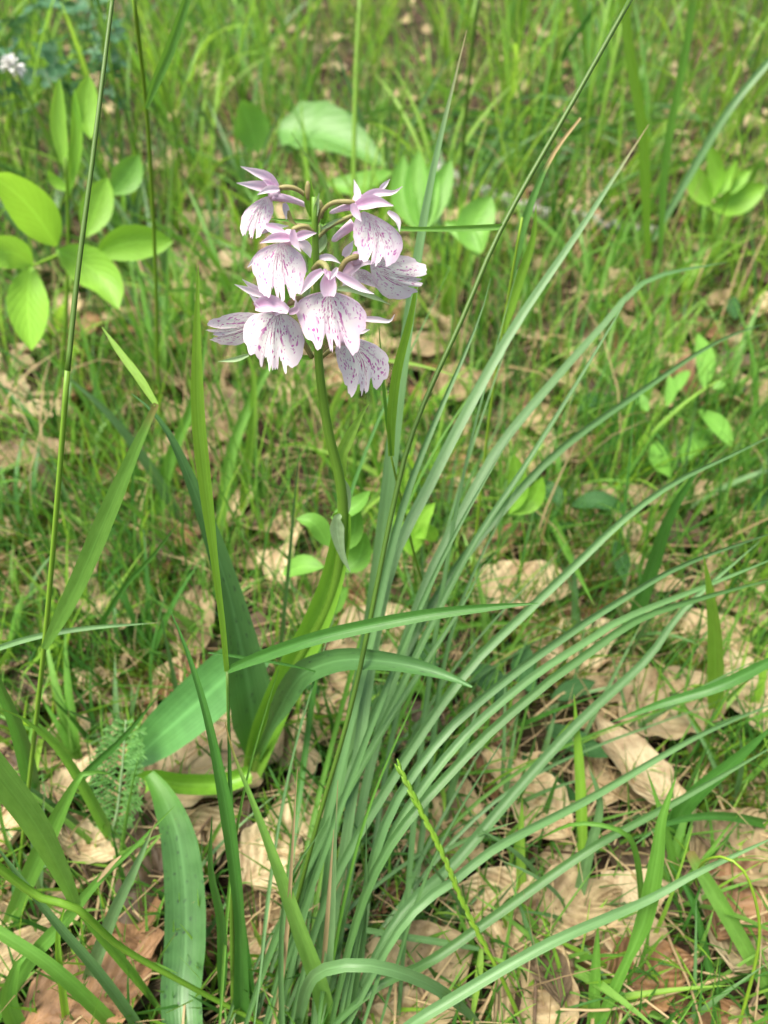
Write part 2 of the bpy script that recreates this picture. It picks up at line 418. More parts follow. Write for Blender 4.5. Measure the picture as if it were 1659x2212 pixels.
rl = random.Random(11)
LKIND = [('pale_litter', 'pale sandy'), ('tan_litter', 'tan'), ('copper_litter', 'copper brown'), ('brown_litter', 'dark grey-brown')]
PROTO = []
for i in range(14):
    cu, ro, st = [(.25, .2, 'flat'), (1.3, .4, 'upturned'), (.3, 1.5, 'rolled up'), (-.9, -.5, 'humped'), (.5, .6, 'gently curved')][i % 5]
    g = leaf_geo(rl, .056*rl.uniform(.85, 1.2), .031*rl.uniform(.85, 1.25), 9, 33, rl.uniform(.00005, .0003), curl=cu*rl.uniform(.8, 1.2), roll=ro*rl.uniform(.8, 1.2), cut=(0, 1) if i % 3 else (rl.uniform(0, .3), rl.uniform(.65, .95)), torn=rl.uniform(.05, .5))
    st_path = [V((0, -.028, .001)), V((.001, -.036, .002)), V((.002, -.042, .003))]
    PROTO.append((g, st))
PM = {}
def leaf_mesh(i, k):
    if (i, k) not in PM:
        v, f, u = PROTO[i][0]; PM[(i, k)] = mesh('fallen_leaf', v, f, u, (i*.37) % 1, M[LKIND[k][0]])
    return PM[(i, k)]
def pick_kind(rng): return rng.choices((0, 1, 2, 3), (38, 32, 14, 16))[0]
# leaves set by hand from the photograph: (px, py, turn of long axis, length m, width m, kind, proto curl, roll, tilt, label, lift)
HERO_LEAVES = [
 (470, 1650, -50, .085, .056, 0, .2, .5, (0, 5), "large smooth pale leaf lying right beside the orchid's foot", .006),
 (300, 1930, 8, .095, .062, 3, .3, .2, (3, 0), "large dark brown leaf lying under the orchid's bent lower leaf", .002),
 (215, 2150, -60, .055, .036, 2, -.8, -.6, (0, 0), 'glossy copper brown leaf humped at the near left edge', .004),
 (1360, 1690, 30, .070, .032, 0, .8, .9, (0, 10), 'pale ribbed leaf curled beside the dark oval pea leaves', .008),
 (1445, 1545, -72, .066, .045, 0, .3, .4, (0, -4), 'broad sandy leaf lying above the curled ribbed leaf', .006),
 (1400, 1085, -84, .115, .030, 0, .5, 1.3, (0, 0), 'long pale rolled leaf lying across beyond the blue-green blades', .006),
 (1610, 1520, 12, .060, .040, 0, .5, .5, (0, 0), 'pale sandy leaf at the right edge above the long arching blades', .005),
 (1120, 1730, 40, .060, .036, 0, .4, .5, (0, 10), 'very pale leaf under the largest dark oval pea leaf', .004),
 (960, 1800, -20, .055, .036, 1, .6, .6, (0, 0), 'tan leaf behind the lime flowering spike', .002),
 (620, 1810, -35, .058, .040, 0, .3, .4, (0, 5), 'sandy leaf showing through the stems of the tussock', .003),
 (200, 1850, 65, .036, .026, 0, .9, .6, (0, 25), 'small pale leaf turned up on edge below the yarrow', .008),
 (440, 1370, 5, .048, .030, 1, .4, .9, (12, 0), 'crumpled golden tan leaf standing behind the broad spotted leaf', .008),
 (60, 1010, -75, .075, .036, 1, .4, .7, (0, 0), 'tan leaf curled at the left edge below the seedling', .005),
 (95, 930, -80, .060, .030, 0, .9, .9, (0, 0), 'pale curled leaf with a shadowed hollow at the left edge', .008),
 (930, 760, -70, .080, .050, 1, .3, .3, (0, 0), 'wide tan leaf behind the lowest orchid flower', .004),
 (1020, 860, -65, .080, .050, 1, .4, .4, (0, 0), 'tan leaf between the tall blue-green blades', .004),
 (470, 920, 20, .075, .045, 1, .4, .5, (0, 0), 'tan leaf lying left of the orchid stem', .004),
 (1130, 1310, -80, .075, .042, 0, .5, .5, (0, 0), 'pale leaf behind the tip of the long crossing blade', .006),
 (830, 1400, -70, .070, .046, 0, .3, .4, (0, 0), "pale leaf behind the orchid's spotted drooping leaf", .004),
 (1560, 1830, -60, .050, .036, 1, .9, .8, (0, 0), 'tan curled leaf under the lowest long arching blade', .004),
 (1590, 1960, -50, .050, .034, 2, 1.0, .9, (0, 0), 'dark curled copper leaf behind the green tendril', .004),
 (1220, 1960, -80, .052, .026, 1, -.7, -.9, (0, 0), 'tan humped leaf below the middle arching blades', .004),
 (880, 2110, -70, .060, .042, 1, .6, .7, (0, 0), 'tan leaf at the bottom edge under the bent blade', .002),
 (1130, 2130, -40, .052, .036, 1, .9, .8, (0, 0), 'ribbed tan leaf at the bottom edge right of the spike', .003),
 (1390, 2130, -70, .046, .032, 2, .9, .8, (0, 0), 'copper brown curled leaf at the bottom edge behind the broad bright blade', .002),
 (470, 560, -75, .085, .055, 1, .4, .4, (0, 0), 'pinkish tan leaf behind the upper left orchid flower', .005),
 (440, 500, -70, .085, .055, 0, .4, .4, (0, 0), 'pale leaf lying beyond the orchid flowers on the left', .004),
]
hero_xy = []
for px, py, turn, L, Wd, k, cu, ro, tilt, lab, lift in HERO_LEAVES:
    p = atZ(px, py, .004)
    g = leaf_geo(rl, L, Wd, 11, 41, .00022, curl=cu, roll=ro, torn=.16)
    o = link('fallen_leaf', mesh('fallen_leaf', *g, rl.random(), M[LKIND[k][0]]), None, (p.x, p.y, max(0, gz(p.x, p.y))+lift+.006))
    o.rotation_euler = (math.radians(tilt[0]), math.radians(tilt[1]), math.radians(turn))
    tag(o, lab, 'fallen leaf', 'dry leaves fallen on the woodland floor'); hero_xy.append((p.x, p.y))
    if L > .045:
        pt = tube([V((0, -L/2+.001, .003)), V((.002, -L/2-.006, .003)), V((.001, -L/2-.013, .005))], lambda t: .0007, 5)
        link('leaf_stalk', mesh('leaf_stalk', *pt, .5, M['twig']), o)
nleaf = 0
for tries in range(6000):
    if nleaf >= 265: break
    px, py = rl.uniform(-60, 1720), 2260-2000*(rl.random()**1.25)
    p = atZ(px, py, 0)
    if p.y < .05: continue
    if any((p.x-a)**2+(p.y-b)**2 < .0011 for a, b in hero_xy): continue
    if p.y < .5: hero_xy.append((p.x, p.y)) if rl.random() < .5 else None
    i = rl.randrange(len(PROTO)); k = pick_kind(rl)
    o = link('fallen_leaf', leaf_mesh(i, k), None, (p.x, p.y, gz(p.x, p.y)+rl.uniform(.001, .009)))
    s_ = rl.uniform(.6, 1.1)*(1 if p.y < .5 else 1.2); o.scale = (s_, s_, s_)
    o.rotation_euler = (rl.gauss(0, .26), rl.gauss(0, .26), rl.uniform(0, 6.28))
    tag(o, f'{LKIND[k][1]} {PROTO[i][1]} leaf {where(p)}', 'fallen leaf', 'dry leaves fallen on the woodland floor'); nleaf += 1
LOW = [leaf_geo(rl, .056, .032, 5, 9, cut=(0, 1) if i % 3 == 0 else (rl.uniform(0, .4), rl.uniform(.6, 1.)), torn=rl.uniform(.1, .6)) for i in range(24)]
lit = [MB() for _ in LKIND]
def put(g, x, y, z, rot, s_):
    m = rot.to_matrix() if hasattr(rot, 'to_matrix') else rot
    off = V((x, y, z))
    return [m @ (v*s_) + off for v in g[0]], g[1], g[2]
from mathutils import Euler
for q_ in range(4300):
    y = -.12+3.1*rl.random()**1.2; x = rl.uniform(-1, 1)*(.3+.78*max(0, y))
    z = gz(x, y)-.002+rl.uniform(0, .009)
    lit[pick_kind(rl)].add(put(rl.choice(LOW), x, y, z, Euler((rl.gauss(0, .22), rl.gauss(0, .22), rl.uniform(0, 6.28))), rl.uniform(.55, 1.15) if q_ < 2500 else rl.uniform(.1, .36)))
for m, (k, lab) in zip(lit, LKIND):
    tag(m.build('leaf_litter', M[k]), f'bed of {lab} dry leaves and scraps covering the woodland soil', 'leaf litter', None, 'stuff')

# ---------------------------------------------------------------- straw, twigs, moss and short grass: uncountable
rs = random.Random(23)
m = MB()
for _ in range(3000):
    y = .04+2.4*rs.random()**1.2; x = rs.uniform(-1, 1)*(.2+.7*y); a = rs.gauss(0, .9); L = rs.uniform(.03, .13)
    z = gz(x, y)+rs.uniform(.002, .012); p0 = V((x, y, z)); d = V((math.cos(a), math.sin(a), 0)); sd_ = V((-d.y, d.x, 0))
    p = [p0+d*(L*t)+sd_*(L*rs.uniform(-.1, .1)*t)+V((0, 0, .012*math.sin(3.1*t)*rs.random())) for t in (0, .33, .66, 1)]
    wd = rs.uniform(.0005, .0015)
    m.add(ribbon(p, lambda t: wd*(1-.6*t), (0, 0, 1), .3, rs.uniform(-1, 1), 3))
tag(m.build('straw', M['straw']), 'thin dry straw strewn over the leaf litter', 'straw', None, 'stuff')
m = MB()
for _ in range(420):
    y = .05+2.2*rs.random()**1.3; x = rs.uniform(-1, 1)*(.2+.7*y); a = rs.uniform(0, 6.28); L = rs.uniform(.02, .08)
    p0 = V((x, y, gz(x, y)+rs.uniform(.003, .012))); d = V((math.cos(a), math.sin(a), rs.uniform(-.08, .12)))
    p = spline([p0, p0+d*L*.5+V((0, 0, rs.uniform(-.004, .006))), p0+d*L], 3); rr = rs.uniform(.0005, .0014)
    m.add(tube(p, lambda t: rr*(1-.4*t), 5))
tag(m.build('twig_litter', M['twig']), 'small dark twigs scattered in the leaf litter', 'twigs', None, 'stuff')
# moss cushions
MOSS = [(80, 1080, .05), (60, 1180, .05), (330, 1120, .06), (180, 1000, .05), (1230, 1280, .05), (1300, 1190, .05), (1620, 1700, .035), (1480, 1460, .04), (1180, 1420, .04),
        (250, 1500, .04), (60, 1330, .05), (300, 830, .09), (1150, 560, .1), (560, 800, .08), (1600, 700, .08), (1000, 560, .1), (300, 1300, .04)]
m = MB()
for px, py, rad in MOSS:
    c = atZ(px, py, 0)
    for _ in range(620):
        a = rs.uniform(0, 6.28); q = rad*math.sqrt(rs.random()); x = c.x+q*math.cos(a); y = c.y+q*math.sin(a)
        h = rs.uniform(.004, .014)*(1.2-q/rad*.8); d = V((rs.gauss(0, .5), rs.gauss(0, .5), 1)).normalized()
        p0 = V((x, y, gz(x, y)+.012*(1-(q/rad)**2)))
        p = [p0, p0+d*h*.5, p0+d*h+V((rs.gauss(0, .002), rs.gauss(0, .002), 0))]
        ww = rs.uniform(.0008, .0018)
        m.add(ribbon(p, lambda t: ww*(1-.7*t), (rs.gauss(0, 1), rs.gauss(0, 1), .4), .1, 0, 2))
tag(m.build('moss', M['moss']), 'yellow-green moss cushions between the dry leaves', 'moss', None, 'stuff')

def rand_blade(rng, p0, h, lean, az, wd, droop, n=6, nu=3):
    d = V((math.cos(az), math.sin(az), 0)); pts = []
    for i in range(n+1):
        t = i/n; a = lean+droop*t
        pts.append(p0.copy()); p0 = p0 + (d*math.sin(a)+V((0, 0, math.cos(a))))*(h/n)
    tw = rng.uniform(-1.2, 1.2)
    up = V((-d.x, -d.y, .4)) if rng.random() < .5 else V((rng.gauss(0, 1), rng.gauss(0, 1), .3))
    return ribbon(pts, lambda t: wd*min(1, .55+t*1.6)*(1-t**2.2)+.00015, up, .3, tw, nu)
def clump(x, y): return noise.noise(V((x*5, y*5, 21.))) + .6*noise.noise(V((x*14, y*14, 5.)))
m = {'green': MB(), 'bright': MB(), 'deep': MB()}
cnt = 0
while cnt < 8600:
    y = .05+2.9*rs.random()**1.15; x = rs.uniform(-1, 1)*(.2+.75*y)
    if clump(x, y) < rs.uniform(-.55, .35)+(.22 if y > .6 else 0): continue
    p0 = V((x, y, gz(x, y)-.001)); cnt += 1
    if y < .3: h = rs.uniform(.012, .05)
    elif y < .55: h = rs.uniform(.035, .13)
    else: h = rs.uniform(.03, .17)
    k = rs.choices(('green', 'bright', 'deep'), (42, 26, 32))[0]
    m[k].add(rand_blade(rs, p0, h, abs(rs.gauss(0, .3)), rs.uniform(0, 6.28), rs.uniform(.0009, .0026)*(1 if y < .5 else 1.3), rs.uniform(.0, .8), 4, 3 if y < .5 else 2))
cnt = 0
while cnt < 5200:
    y = .05+.75*rs.random(); x = rs.uniform(-1, 1)*(.14+.72*y)
    if clump(x+3, y+7) < rs.uniform(-.6, .35): continue
    p0 = V((x, y, gz(x, y)-.001)); cnt += 1
    h = rs.uniform(.015, .055) if y < .22 else rs.uniform(.025, .085)
    m[rs.choices(('green', 'bright', 'deep'), (46, 20, 34))[0]].add(rand_blade(rs, p0, h, abs(rs.gauss(0, .45)), rs.uniform(0, 6.28), rs.uniform(.0006, .0016), rs.uniform(.0, .9), 5, 2))
cnt = 0
while cnt < 2000:
    y = .075+.42*rs.random(); x = rs.uniform(-.15, .72)*(.14+.9*y)
    if clump(x+1, y+4) < rs.uniform(-.6, .3): continue
    cnt += 1
    m[rs.choices(('green', 'bright', 'deep'), (40, 20, 40))[0]].add(rand_blade(rs, V((x, y, gz(x, y)-.001)), rs.uniform(.025, .085)*min(1, .35+y*2.6), abs(rs.gauss(.3, .45)), rs.uniform(0, 6.28), rs.uniform(.0008, .002), rs.uniform(.0, .9), 6, 3))
ms = MB()
for _ in range(900):
    y = .07+.4*rs.random(); x = rs.uniform(-1, 1)*(.14+.72*y)
    ms.add(rand_blade(rs, V((x, y, gz(x, y))), rs.uniform(.02, .07), abs(rs.gauss(.8, .4)), rs.uniform(0, 6.28), rs.uniform(.0005, .0013), rs.uniform(.1, 1.2), 4, 2))
for _ in range(2600):
    y = .3+2.6*rs.random(); x = rs.uniform(-1, 1)*(.2+.75*y); p0 = V((x, y, gz(x, y)))
    ms.add(rand_blade(rs, p0, rs.uniform(.04, .16), abs(rs.gauss(.3, .4)), rs.uniform(0, 6.28), rs.uniform(.0008, .002), rs.uniform(.1, 1.6), 4, 2))
tag(ms.build('dead_grass', M['straw']), 'bleached dead grass leaning among the green blades', 'dead grass', None, 'stuff')
for k, mm in m.items():
    tag(mm.build('grass', M[k]), {'green': 'short mid green grass growing through the leaf litter', 'bright': 'short bright green grass growing through the leaf litter',
        'deep': 'short dark green grass growing through the leaf litter'}[k], 'grass', None, 'stuff')

FINE = [(120, 1420, .03), (230, 1450, .03), (320, 1400, .025), (180, 1330, .03), (80, 1500, .028), (270, 1330, .03), (60, 1250, .035), (350, 1240, .035), (1290, 1250, .03), (1600, 1650, .025), (230, 1200, .04), (1480, 1010, .04), (140, 1150, .04), (1330, 1440, .025), (1220, 1350, .03)]
mm = MB()
for px, py, rad in FINE:
    c = atZ(px, py, 0)
    for _ in range(75):
        a = rs.uniform(0, 6.28); q = rad*math.sqrt(rs.random()); p0 = V((c.x+q*math.cos(a), c.y+q*math.sin(a), 0)); p0.z = gz(p0.x, p0.y)
        mm.add(rand_blade(rs, p0, rs.uniform(.025, .06), abs(rs.gauss(0, .3)), rs.uniform(0, 6.28), rs.uniform(.0005, .0009), rs.uniform(0, .9), 5, 2))
tag(mm.build('fine_grass', M['deep']), 'wiry dark green fescue hair grass over the moss', 'grass', None, 'stuff')

# ---------------------------------------------------------------- grass tufts (repeats made of shared blade meshes)
rt = random.Random(5)
BL = {}
for k, mat in (('green', 'green'), ('bright', 'bright'), ('blue', 'sedge'), ('deep', 'deep')):
    BL[k] = []
    for i in range(10):
        g = rand_blade(rt, V((0, 0, 0)), 1., rt.uniform(.02, .22), 0., rt.uniform(.022, .045), rt.uniform(.1, 1.2), 10, 3)
        BL[k].append(mesh('blade', *g, rt.random(), M[mat]))
def tuft(loc, kind, n, h, spread, label, group, rng=rt):
    t = thing('grass_tuft', label, 'grass tuft', loc, group)
    for i in range(n):
        o = link('blade', rng.choice(BL[kind]), t); a = rng.uniform(0, 6.28); s_ = h*rng.uniform(.55, 1.1); wsc = rng.uniform(.7, 1.3)
        o.location = (rng.gauss(0, spread*.15), rng.gauss(0, spread*.15), 0)
        o.scale = (s_, s_*wsc*min(2.0, max(.8, .14/s_)), s_)
        o.rotation_euler = (rng.gauss(0, .10), abs(rng.gauss(0, .22)), a)
    return t
KN = {'green': 'mid green', 'bright': 'bright yellow-green', 'blue': 'blue-green', 'deep': 'dark green'}
def hsize(h): return 'short' if h < .08 else ('knee-bent' if False else ('medium' if h < .14 else 'tall'))
nt_ = 0; occupied = []
def scatter_tufts(N, px0, px1, py0, py1, hr, kinds, nb, mind=.02):
    global nt_
    c = 0; tr = 0
    while c < N and tr < N*40:
        tr += 1
        p = atZ(rt.uniform(px0, px1), rt.uniform(py0, py1), 0)
        if any((p.x-a)**2+(p.y-b)**2 < mind**2 for a, b in occupied): continue
        occupied.append((p.x, p.y)); h = rt.uniform(*hr); k = rt.choices(('green', 'bright', 'blue', 'deep'), kinds)[0]
        tuft((p.x, p.y, gz(p.x, p.y)-.002), k, rt.randint(*nb), h, .02, f'{hsize(h)} {KN[k]} grass tuft {where(p)}', 'grass tufts scattered on the woodland floor'); c += 1
scatter_tufts(92, -150, 1800, 30, 330, (.12, .32), (46, 40, 8, 6), (7, 12), .045)
scatter_tufts(84, -120, 1780, 330, 720, (.08, .21), (48, 36, 10, 6), (6, 11), .03)
scatter_tufts(56, -60, 1720, 720, 1150, (.05, .13), (50, 26, 14, 10), (5, 9), .022)
scatter_tufts(26, -40, 480, 1100, 1700, (.04, .085), (45, 20, 10, 25), (6, 10), .018)
scatter_tufts(26, 900, 1700, 1250, 2150, (.03, .075), (45, 22, 12, 21), (4, 7), .018)
scatter_tufts(10, 20, 420, 1750, 2200, (.025, .05), (45, 22, 12, 21), (4, 7), .015)

# tall stalks with a culm and two leaves
def stalk(base, top, bow, wd, nleaf, label, group, mat='culm', lk='green', rng=rt):
    t = thing('grass_stalk', label, 'grass stalk', base, group)
    d = top-V(base); pts = [V((0, 0, 0)), d*.5+bow, d]; p = spline(pts, 10)
    link('culm', mesh('culm', *tube(p, lambda q: wd/2*(1-.45*q), 6), rng.random(), M[mat]), t)
    for i in range(nleaf):
        q = p[rng.randint(3, 7)]; a = rng.uniform(0, 6.28); L = rng.uniform(.3, .5)*d.length
        g = rand_blade(rng, q.copy(), L, rng.uniform(.15, .6), a, wd*rng.uniform(1.6, 2.6), rng.uniform(.1, .9), 8)
        link('blade', mesh('blade', *g, rng.random(), M[lk]), t)
    return t
for i in range(150):
    px, py = rt.uniform(-60, 1720), rt.uniform(60, 640)
    p = atZ(px, py, 0); h = rt.uniform(.2, .40)
    if 430 < px < 1000 and py > 420: continue
    top = p+V((rt.gauss(0, .05), rt.gauss(0, .05), h))
    k = rt.choice(('green', 'bright', 'bright'))
    stalk(p, top, V((rt.gauss(0, .012), rt.gauss(0, .012), 0)), rt.uniform(.0013, .0026), rt.randint(1, 2),
          f'slender {KN[k]} grass stalk {where(p)}', 'tall grass stalks in the background', lk=k)

# ---------------------------------------------------------------- grasses traced from the photograph
def trace(pts, Y0, Y1, ex=1.0, zmin=.002):
    """pixel path -> 3-D points; depth runs from Y0 (base; None = where the first pixel meets the soil) to Y1 (tip)"""
    if Y0 is None: Y0 = max(.045, atZ(pts[0][0], pts[0][1], 0).y)
    L = [0]
    for i in range(1, len(pts)): L.append(L[-1]+math.hypot(pts[i][0]-pts[i-1][0], pts[i][1]-pts[i-1][1]))
    out = []
    for q, l in zip(pts, L):
        p = atY(q[0], q[1], Y0+(Y1-Y0)*(l/L[-1])**ex)
        if p.z < zmin: p = atZ(q[0], q[1], zmin)
        out.append(p)
    return out
def pblade(root, pts, wpx, Y0, Y1, mat, n=18, cup=.25, twist=0, name='blade', nu=5, ex=1., vee=True, tipr=2.0, base=.55, nrm=None, prof=None, label=None, wave=0):
    P = spline(trace(pts, Y0, Y1, ex), n); zs = [depth(p) for p in P]
    def wd(t):
        z = zs[min(n, int(round(t*n)))]
        s = lin(prof, t) if prof else min(1, base+t*2.2)*(1-t**(tipr*1.6))+.012
        return max(.0002, s*wpx*z/FPX)
    g = ribbon(P, wd, nrm or tocam, cup, twist, nu, vee, wave)
    org = V(root.location)
    o = link(name, mesh(name, [v-org for v in g[0]], g[1], g[2], R.random(), M[mat]), root)
    if label: o['label'] = label
    return o
def pculm(root, pts, wpx, Y0, Y1, mat, n=24, name='culm', ex=1., taper=.5, sides=8):
    P = spline(trace(pts, Y0, Y1, ex), n); z0 = sum(depth(p) for p in P)/len(P); org = V(root.location)
    g = tube(P, lambda t: wpx*z0/FPX/2*(1-taper*t), sides)
    return link(name, mesh(name, [v-org for v in g[0]], g[1], g[2], R.random(), M[mat]), root)
def at_base(px, py): p = atZ(px, py, 0); return (p.x, p.y, 0)

# the blue-green tussock right of the orchid
ts = thing('sedge_tussock', 'blue-green tussock of long narrow blades arching right beside the orchid', 'tussock', at_base(600, 2300))
TB = [([(600, 2290), (700, 1850), (800, 1350), (868, 800), (925, 420), (1008, 66)], 33, .285),
 ([(620, 2300), (720, 1800), (830, 1278), (925, 1053), (1090, 740), (1250, 500), (1402, 268)], 25, .33),
 ([(640, 2290), (760, 1700), (905, 1300), (1010, 1085), (1080, 963), (1200, 818), (1300, 706), (1400, 605), (1570, 566)], 22, .36),
 ([(610, 2300), (700, 1900), (830, 1560), (955, 1303), (1030, 1163), (1130, 1013), (1255, 813), (1384, 595)], 17, .29),
 ([(620, 2290), (700, 1900), (800, 1560), (950, 1278), (1110, 1073), (1220, 963), (1380, 848), (1549, 738), (1680, 690)], 21, .36),
 ([(590, 2300), (680, 1900), (790, 1420), (880, 1063), (1025, 713), (1060, 600)], 22, .27),
 ([(640, 2300), (720, 1950), (850, 1680), (1005, 1453), (1130, 1328), (1245, 1218), (1345, 1123), (1455, 1043), (1580, 983), (1700, 925)], 22, .27),
 ([(640, 2320), (760, 1850), (930, 1620), (1080, 1478), (1230, 1368), (1330, 1303), (1480, 1218), (1700, 1140)], 22, .23),
 ([(650, 2320), (770, 1900), (960, 1640), (1130, 1478), (1280, 1378), (1355, 1333), (1520, 1268), (1700, 1195)], 20, .225),
 ([(650, 2320), (780, 1900), (1000, 1640), (1175, 1481), (1255, 1423), (1380, 1338), (1530, 1288), (1700, 1243)], 22, .215),
 ([(660, 2330), (830, 2000), (980, 1866), (1130, 1691), (1255, 1556), (1395, 1426), (1480, 1313), (1640, 1170)], 24, .235),
 ([(640, 2330), (830, 2011), (995, 1891), (1080, 1826), (1280, 1721), (1505, 1591), (1700, 1508)], 19, .185),
 ([(660, 2340), (830, 2146), (930, 2076), (1080, 1971), (1280, 1831), (1480, 1721), (1700, 1595)], 20, .160),
 ([(700, 2380), (850, 2240), (980, 2156), (1180, 2041), (1395, 1946), (1505, 1886), (1700, 1796)], 23, .122),
 ([(600, 2320), (690, 1960), (790, 1600), (900, 1330), (985, 1130), (1025, 1203)], 15, .22),
 ([(560, 2300), (640, 1950), (760, 1530), (830, 1203), (870, 1000)], 20, .24),
 ([(580, 2310), (660, 1980), (790, 1640), (1003, 1303), (1044, 1203)], 18, .20)]
rr0 = random.Random(12)
for i, (pts, wpx, Y1) in enumerate(TB):
    if i == 14: pts = [(600, 2320), (690, 1960), (790, 1600), (900, 1330), (985, 1150), (1110, 930)]
    sh_ = rr0.uniform(-95, 130); pts = [(pts[0][0]+sh_, pts[0][1]), (pts[1][0]+sh_*.55, pts[1][1])]+pts[2:]
    pblade(ts, pts, wpx*(1.02 if i > 10 else .95), min(.072+.003*(i % 4), atZ(pts[0][0], pts[0][1], 0).y*.98), Y1, 'deep_sedge' if i in (3, 7, 9, 12, 14, 16) else 'sedge', 30, .12 if i < 3 else .3, 0 if i == 0 else R.uniform(-.7, .7), base=.32, tipr=2.6, ex=.6 if i == 0 else 1., prof=[.45, .7, .95, 1, 1, 1, .95, .75, .5, .04] if i < 3 else None)
rr_ = random.Random(41)
for i in range(27):
    bx, by = rr_.uniform(460, 830), rr_.uniform(2230, 2400)
    k = rr_.random(); L = rr_.uniform(.45, 1.)
    ex_ = bx+(180+520*k)*L*rr_.uniform(.75, 1.1); ey = 2300-(1080-420*k)*L
    mx, my = bx+(ex_-bx)*.36+rr_.uniform(-35, 35), by+(ey-by)*.55+rr_.uniform(-20, 20)
    pblade(ts, [(bx, by), (mx, my), (ex_, ey)], rr_.uniform(6, 12), .06+.012*rr_.random(), .1+.10*L*rr_.uniform(.7, 1.2), rr_.choice(('sedge', 'deep_sedge', 'green', 'deep', 'deep_sedge')), 20, .4,
           rr_.uniform(-.9, .9), base=.5, nu=3)
for i in range(18):
    bx, by = rr_.uniform(500, 860), rr_.uniform(2250, 2400); k = rr_.random()**.8
    ex_, ey = 1050+600*k+rr_.uniform(-120, 160), 520+1350*k+rr_.uniform(-160, 160)
    pblade(ts, [(bx, by), (bx+(ex_-bx)*.22, by+(ey-by)*.40), (bx+(ex_-bx)*.55+rr_.uniform(-45, 45), by+(ey-by)*.74+rr_.uniform(-45, 45)), (ex_, ey)], rr_.uniform(9, 15), .07+.012*rr_.random(), .17+.14*(1-k)+rr_.uniform(-.02, .03),
           rr_.choice(('sedge', 'green', 'deep', 'deep_sedge')), 24, .35, rr_.uniform(-.9, .9), base=.5, nu=3, tipr=1.6)
for i in range(8):
    y0 = rr_.uniform(1950, 2200); bx = rr_.uniform(520, 760)
    pblade(ts, [(bx, 2330), (bx+rr_.uniform(0, 60), y0), (bx+rr_.uniform(60, 150), y0-rr_.uniform(150, 420))], rr_.uniform(10, 16), .072, .11, 'straw' if i < 2 else 'sedge', 14, .4, rr_.uniform(-1, 1), nu=3)

def grass(label, base, group=None, cat='grass plant', name='grass_plant'):
    return thing(name, label, cat, base, group)
G = grass('grass with an upright bright blade and a dark crossing blade before the orchid', at_base(505, 2230))
pculm(G, [(505, 2230), (500, 1950), (497, 1700), (491, 1450)], 13, .078, .150, 'darkculm')
pblade(G, [(490, 1450), (480, 1345), (462, 1200), (441, 1030), (428, 900), (425, 740), (428, 572)], 30, .150, .172, 'bright', 26, .2, 0, prof=[.35, .42, .45, .55, .85, 1, .95, .6, .05])
pblade(G, [(491, 1448), (560, 1420), (700, 1374), (900, 1332), (1060, 1312), (1163, 1303)], 30, .150, .150, 'deep', 24, .3, 0, prof=[.5, .9, .95, 1, .95, .8, .55, .05])
pblade(G, [(450, 1410), (500, 1416), (640, 1440), (715, 1462)], 7, .16, .165, 'deep', 12)
G = grass('tall grass on the left with a wide blade folded back at its tip', at_base(40, 1900))
pculm(G, [(40, 1900), (62, 1700), (95, 1400), (122, 1100), (146, 800)], 11, None, .185, 'culm', 24, taper=.1)
pculm(G, [(146, 801), (168, 590), (203, 320), (245, -20)], 12, .185, .26, 'darkculm', 20, taper=.25)
pblade(G, [(95, 1402), (165, 1265), (232, 1110), (290, 975), (338, 872)], 40, .15, .17, 'green', 20, .1, 0, prof=[.35, .8, .95, 1, .9, .6, .3])
pblade(G, [(338, 875), (300, 815), (262, 765), (220, 706)], 18, .17, .185, 'bright', 14, .2, 0, prof=[.6, 1, .95, .7, .05])
G = grass('thin dark grass stalk with one leaf at upper left', at_base(352, 1010))
pculm(G, [(352, 1010), (340, 780), (338, 650), (330, 450), (316, 232), (287, -20)], 9, None, .36, 'culm', 26, taper=.2)
pblade(G, [(316, 234), (340, 170), (368, 105), (410, -20)], 22, .345, .35, 'green', 14, .25, prof=[.35, .9, 1, .9, .7])
G = grass('tall dark culm leaning right with a narrow leaf behind the flowers', at_base(575, 2200))
pculm(G, [(575, 2200), (680, 1800), (765, 1500), (850, 1090), (900, 910), (1000, 685), (1085, 490), (1240, 215), (1375, -25)], 11, None, .30, 'darkculm', 40, taper=.1)
pblade(G, [(1085, 490), (985, 494), (870, 494), (720, 483), (570, 472)], 13, .245, .235, 'green', 20, .3, prof=[1, .95, .7, .8, 1, .7, .1])
G = grass('narrow grass with a dry straw coloured tip at upper right', at_base(1010, 1330))
pculm(G, [(1010, 1330), (1050, 960), (1085, 720), (1112, 560), (1128, 470)], 8, None, .30, 'culm', 24)
pblade(G, [(1108, 600), (1128, 500), (1160, 405), (1200, 325), (1254, 254)], 18, .30, .31, 'drytip', 18, .25, prof=[.4, .9, 1, .85, .55, .45, .3])
pblade(G, [(1085, 720), (1110, 640), (1150, 520), (1158, 440)], 22, .30, .31, 'bright', 14, .25)
G = grass('light green grass blade with a white node right of the orchid stem', at_base(985, 1480))
pculm(G, [(985, 1480), (910, 1250), (862, 1060), (845, 985)], 8, None, .205, 'culm', 20)
pblade(G, [(845, 985), (846, 900), (858, 800), (886, 690), (905, 580)], 21, .205, .21, 'bright', 16, .25, prof=[.6, 1, 1, .7, .1])
pblade(G, [(845, 985), (830, 850), (818, 700)], 8, .205, .21, 'green', 12)
G = grass('narrow green blade reaching right from behind the lowest flower', at_base(690, 1050))
pblade(G, [(690, 1050), (720, 880), (780, 790), (850, 779), (930, 795), (1022, 825)], 13, None, .33, 'bright', 20, .2)
G = grass('broad bright grass blade pointing up at lower right', at_base(1275, 2260))
pblade(G, [(1275, 2260), (1330, 2130), (1380, 2020), (1402, 1950), (1420, 1850), (1430, 1770), (1460, 1680)], 36, None, .13, 'green', 24, .3, prof=[.4, .6, .62, .5, .95, 1, .8, .5, .05])
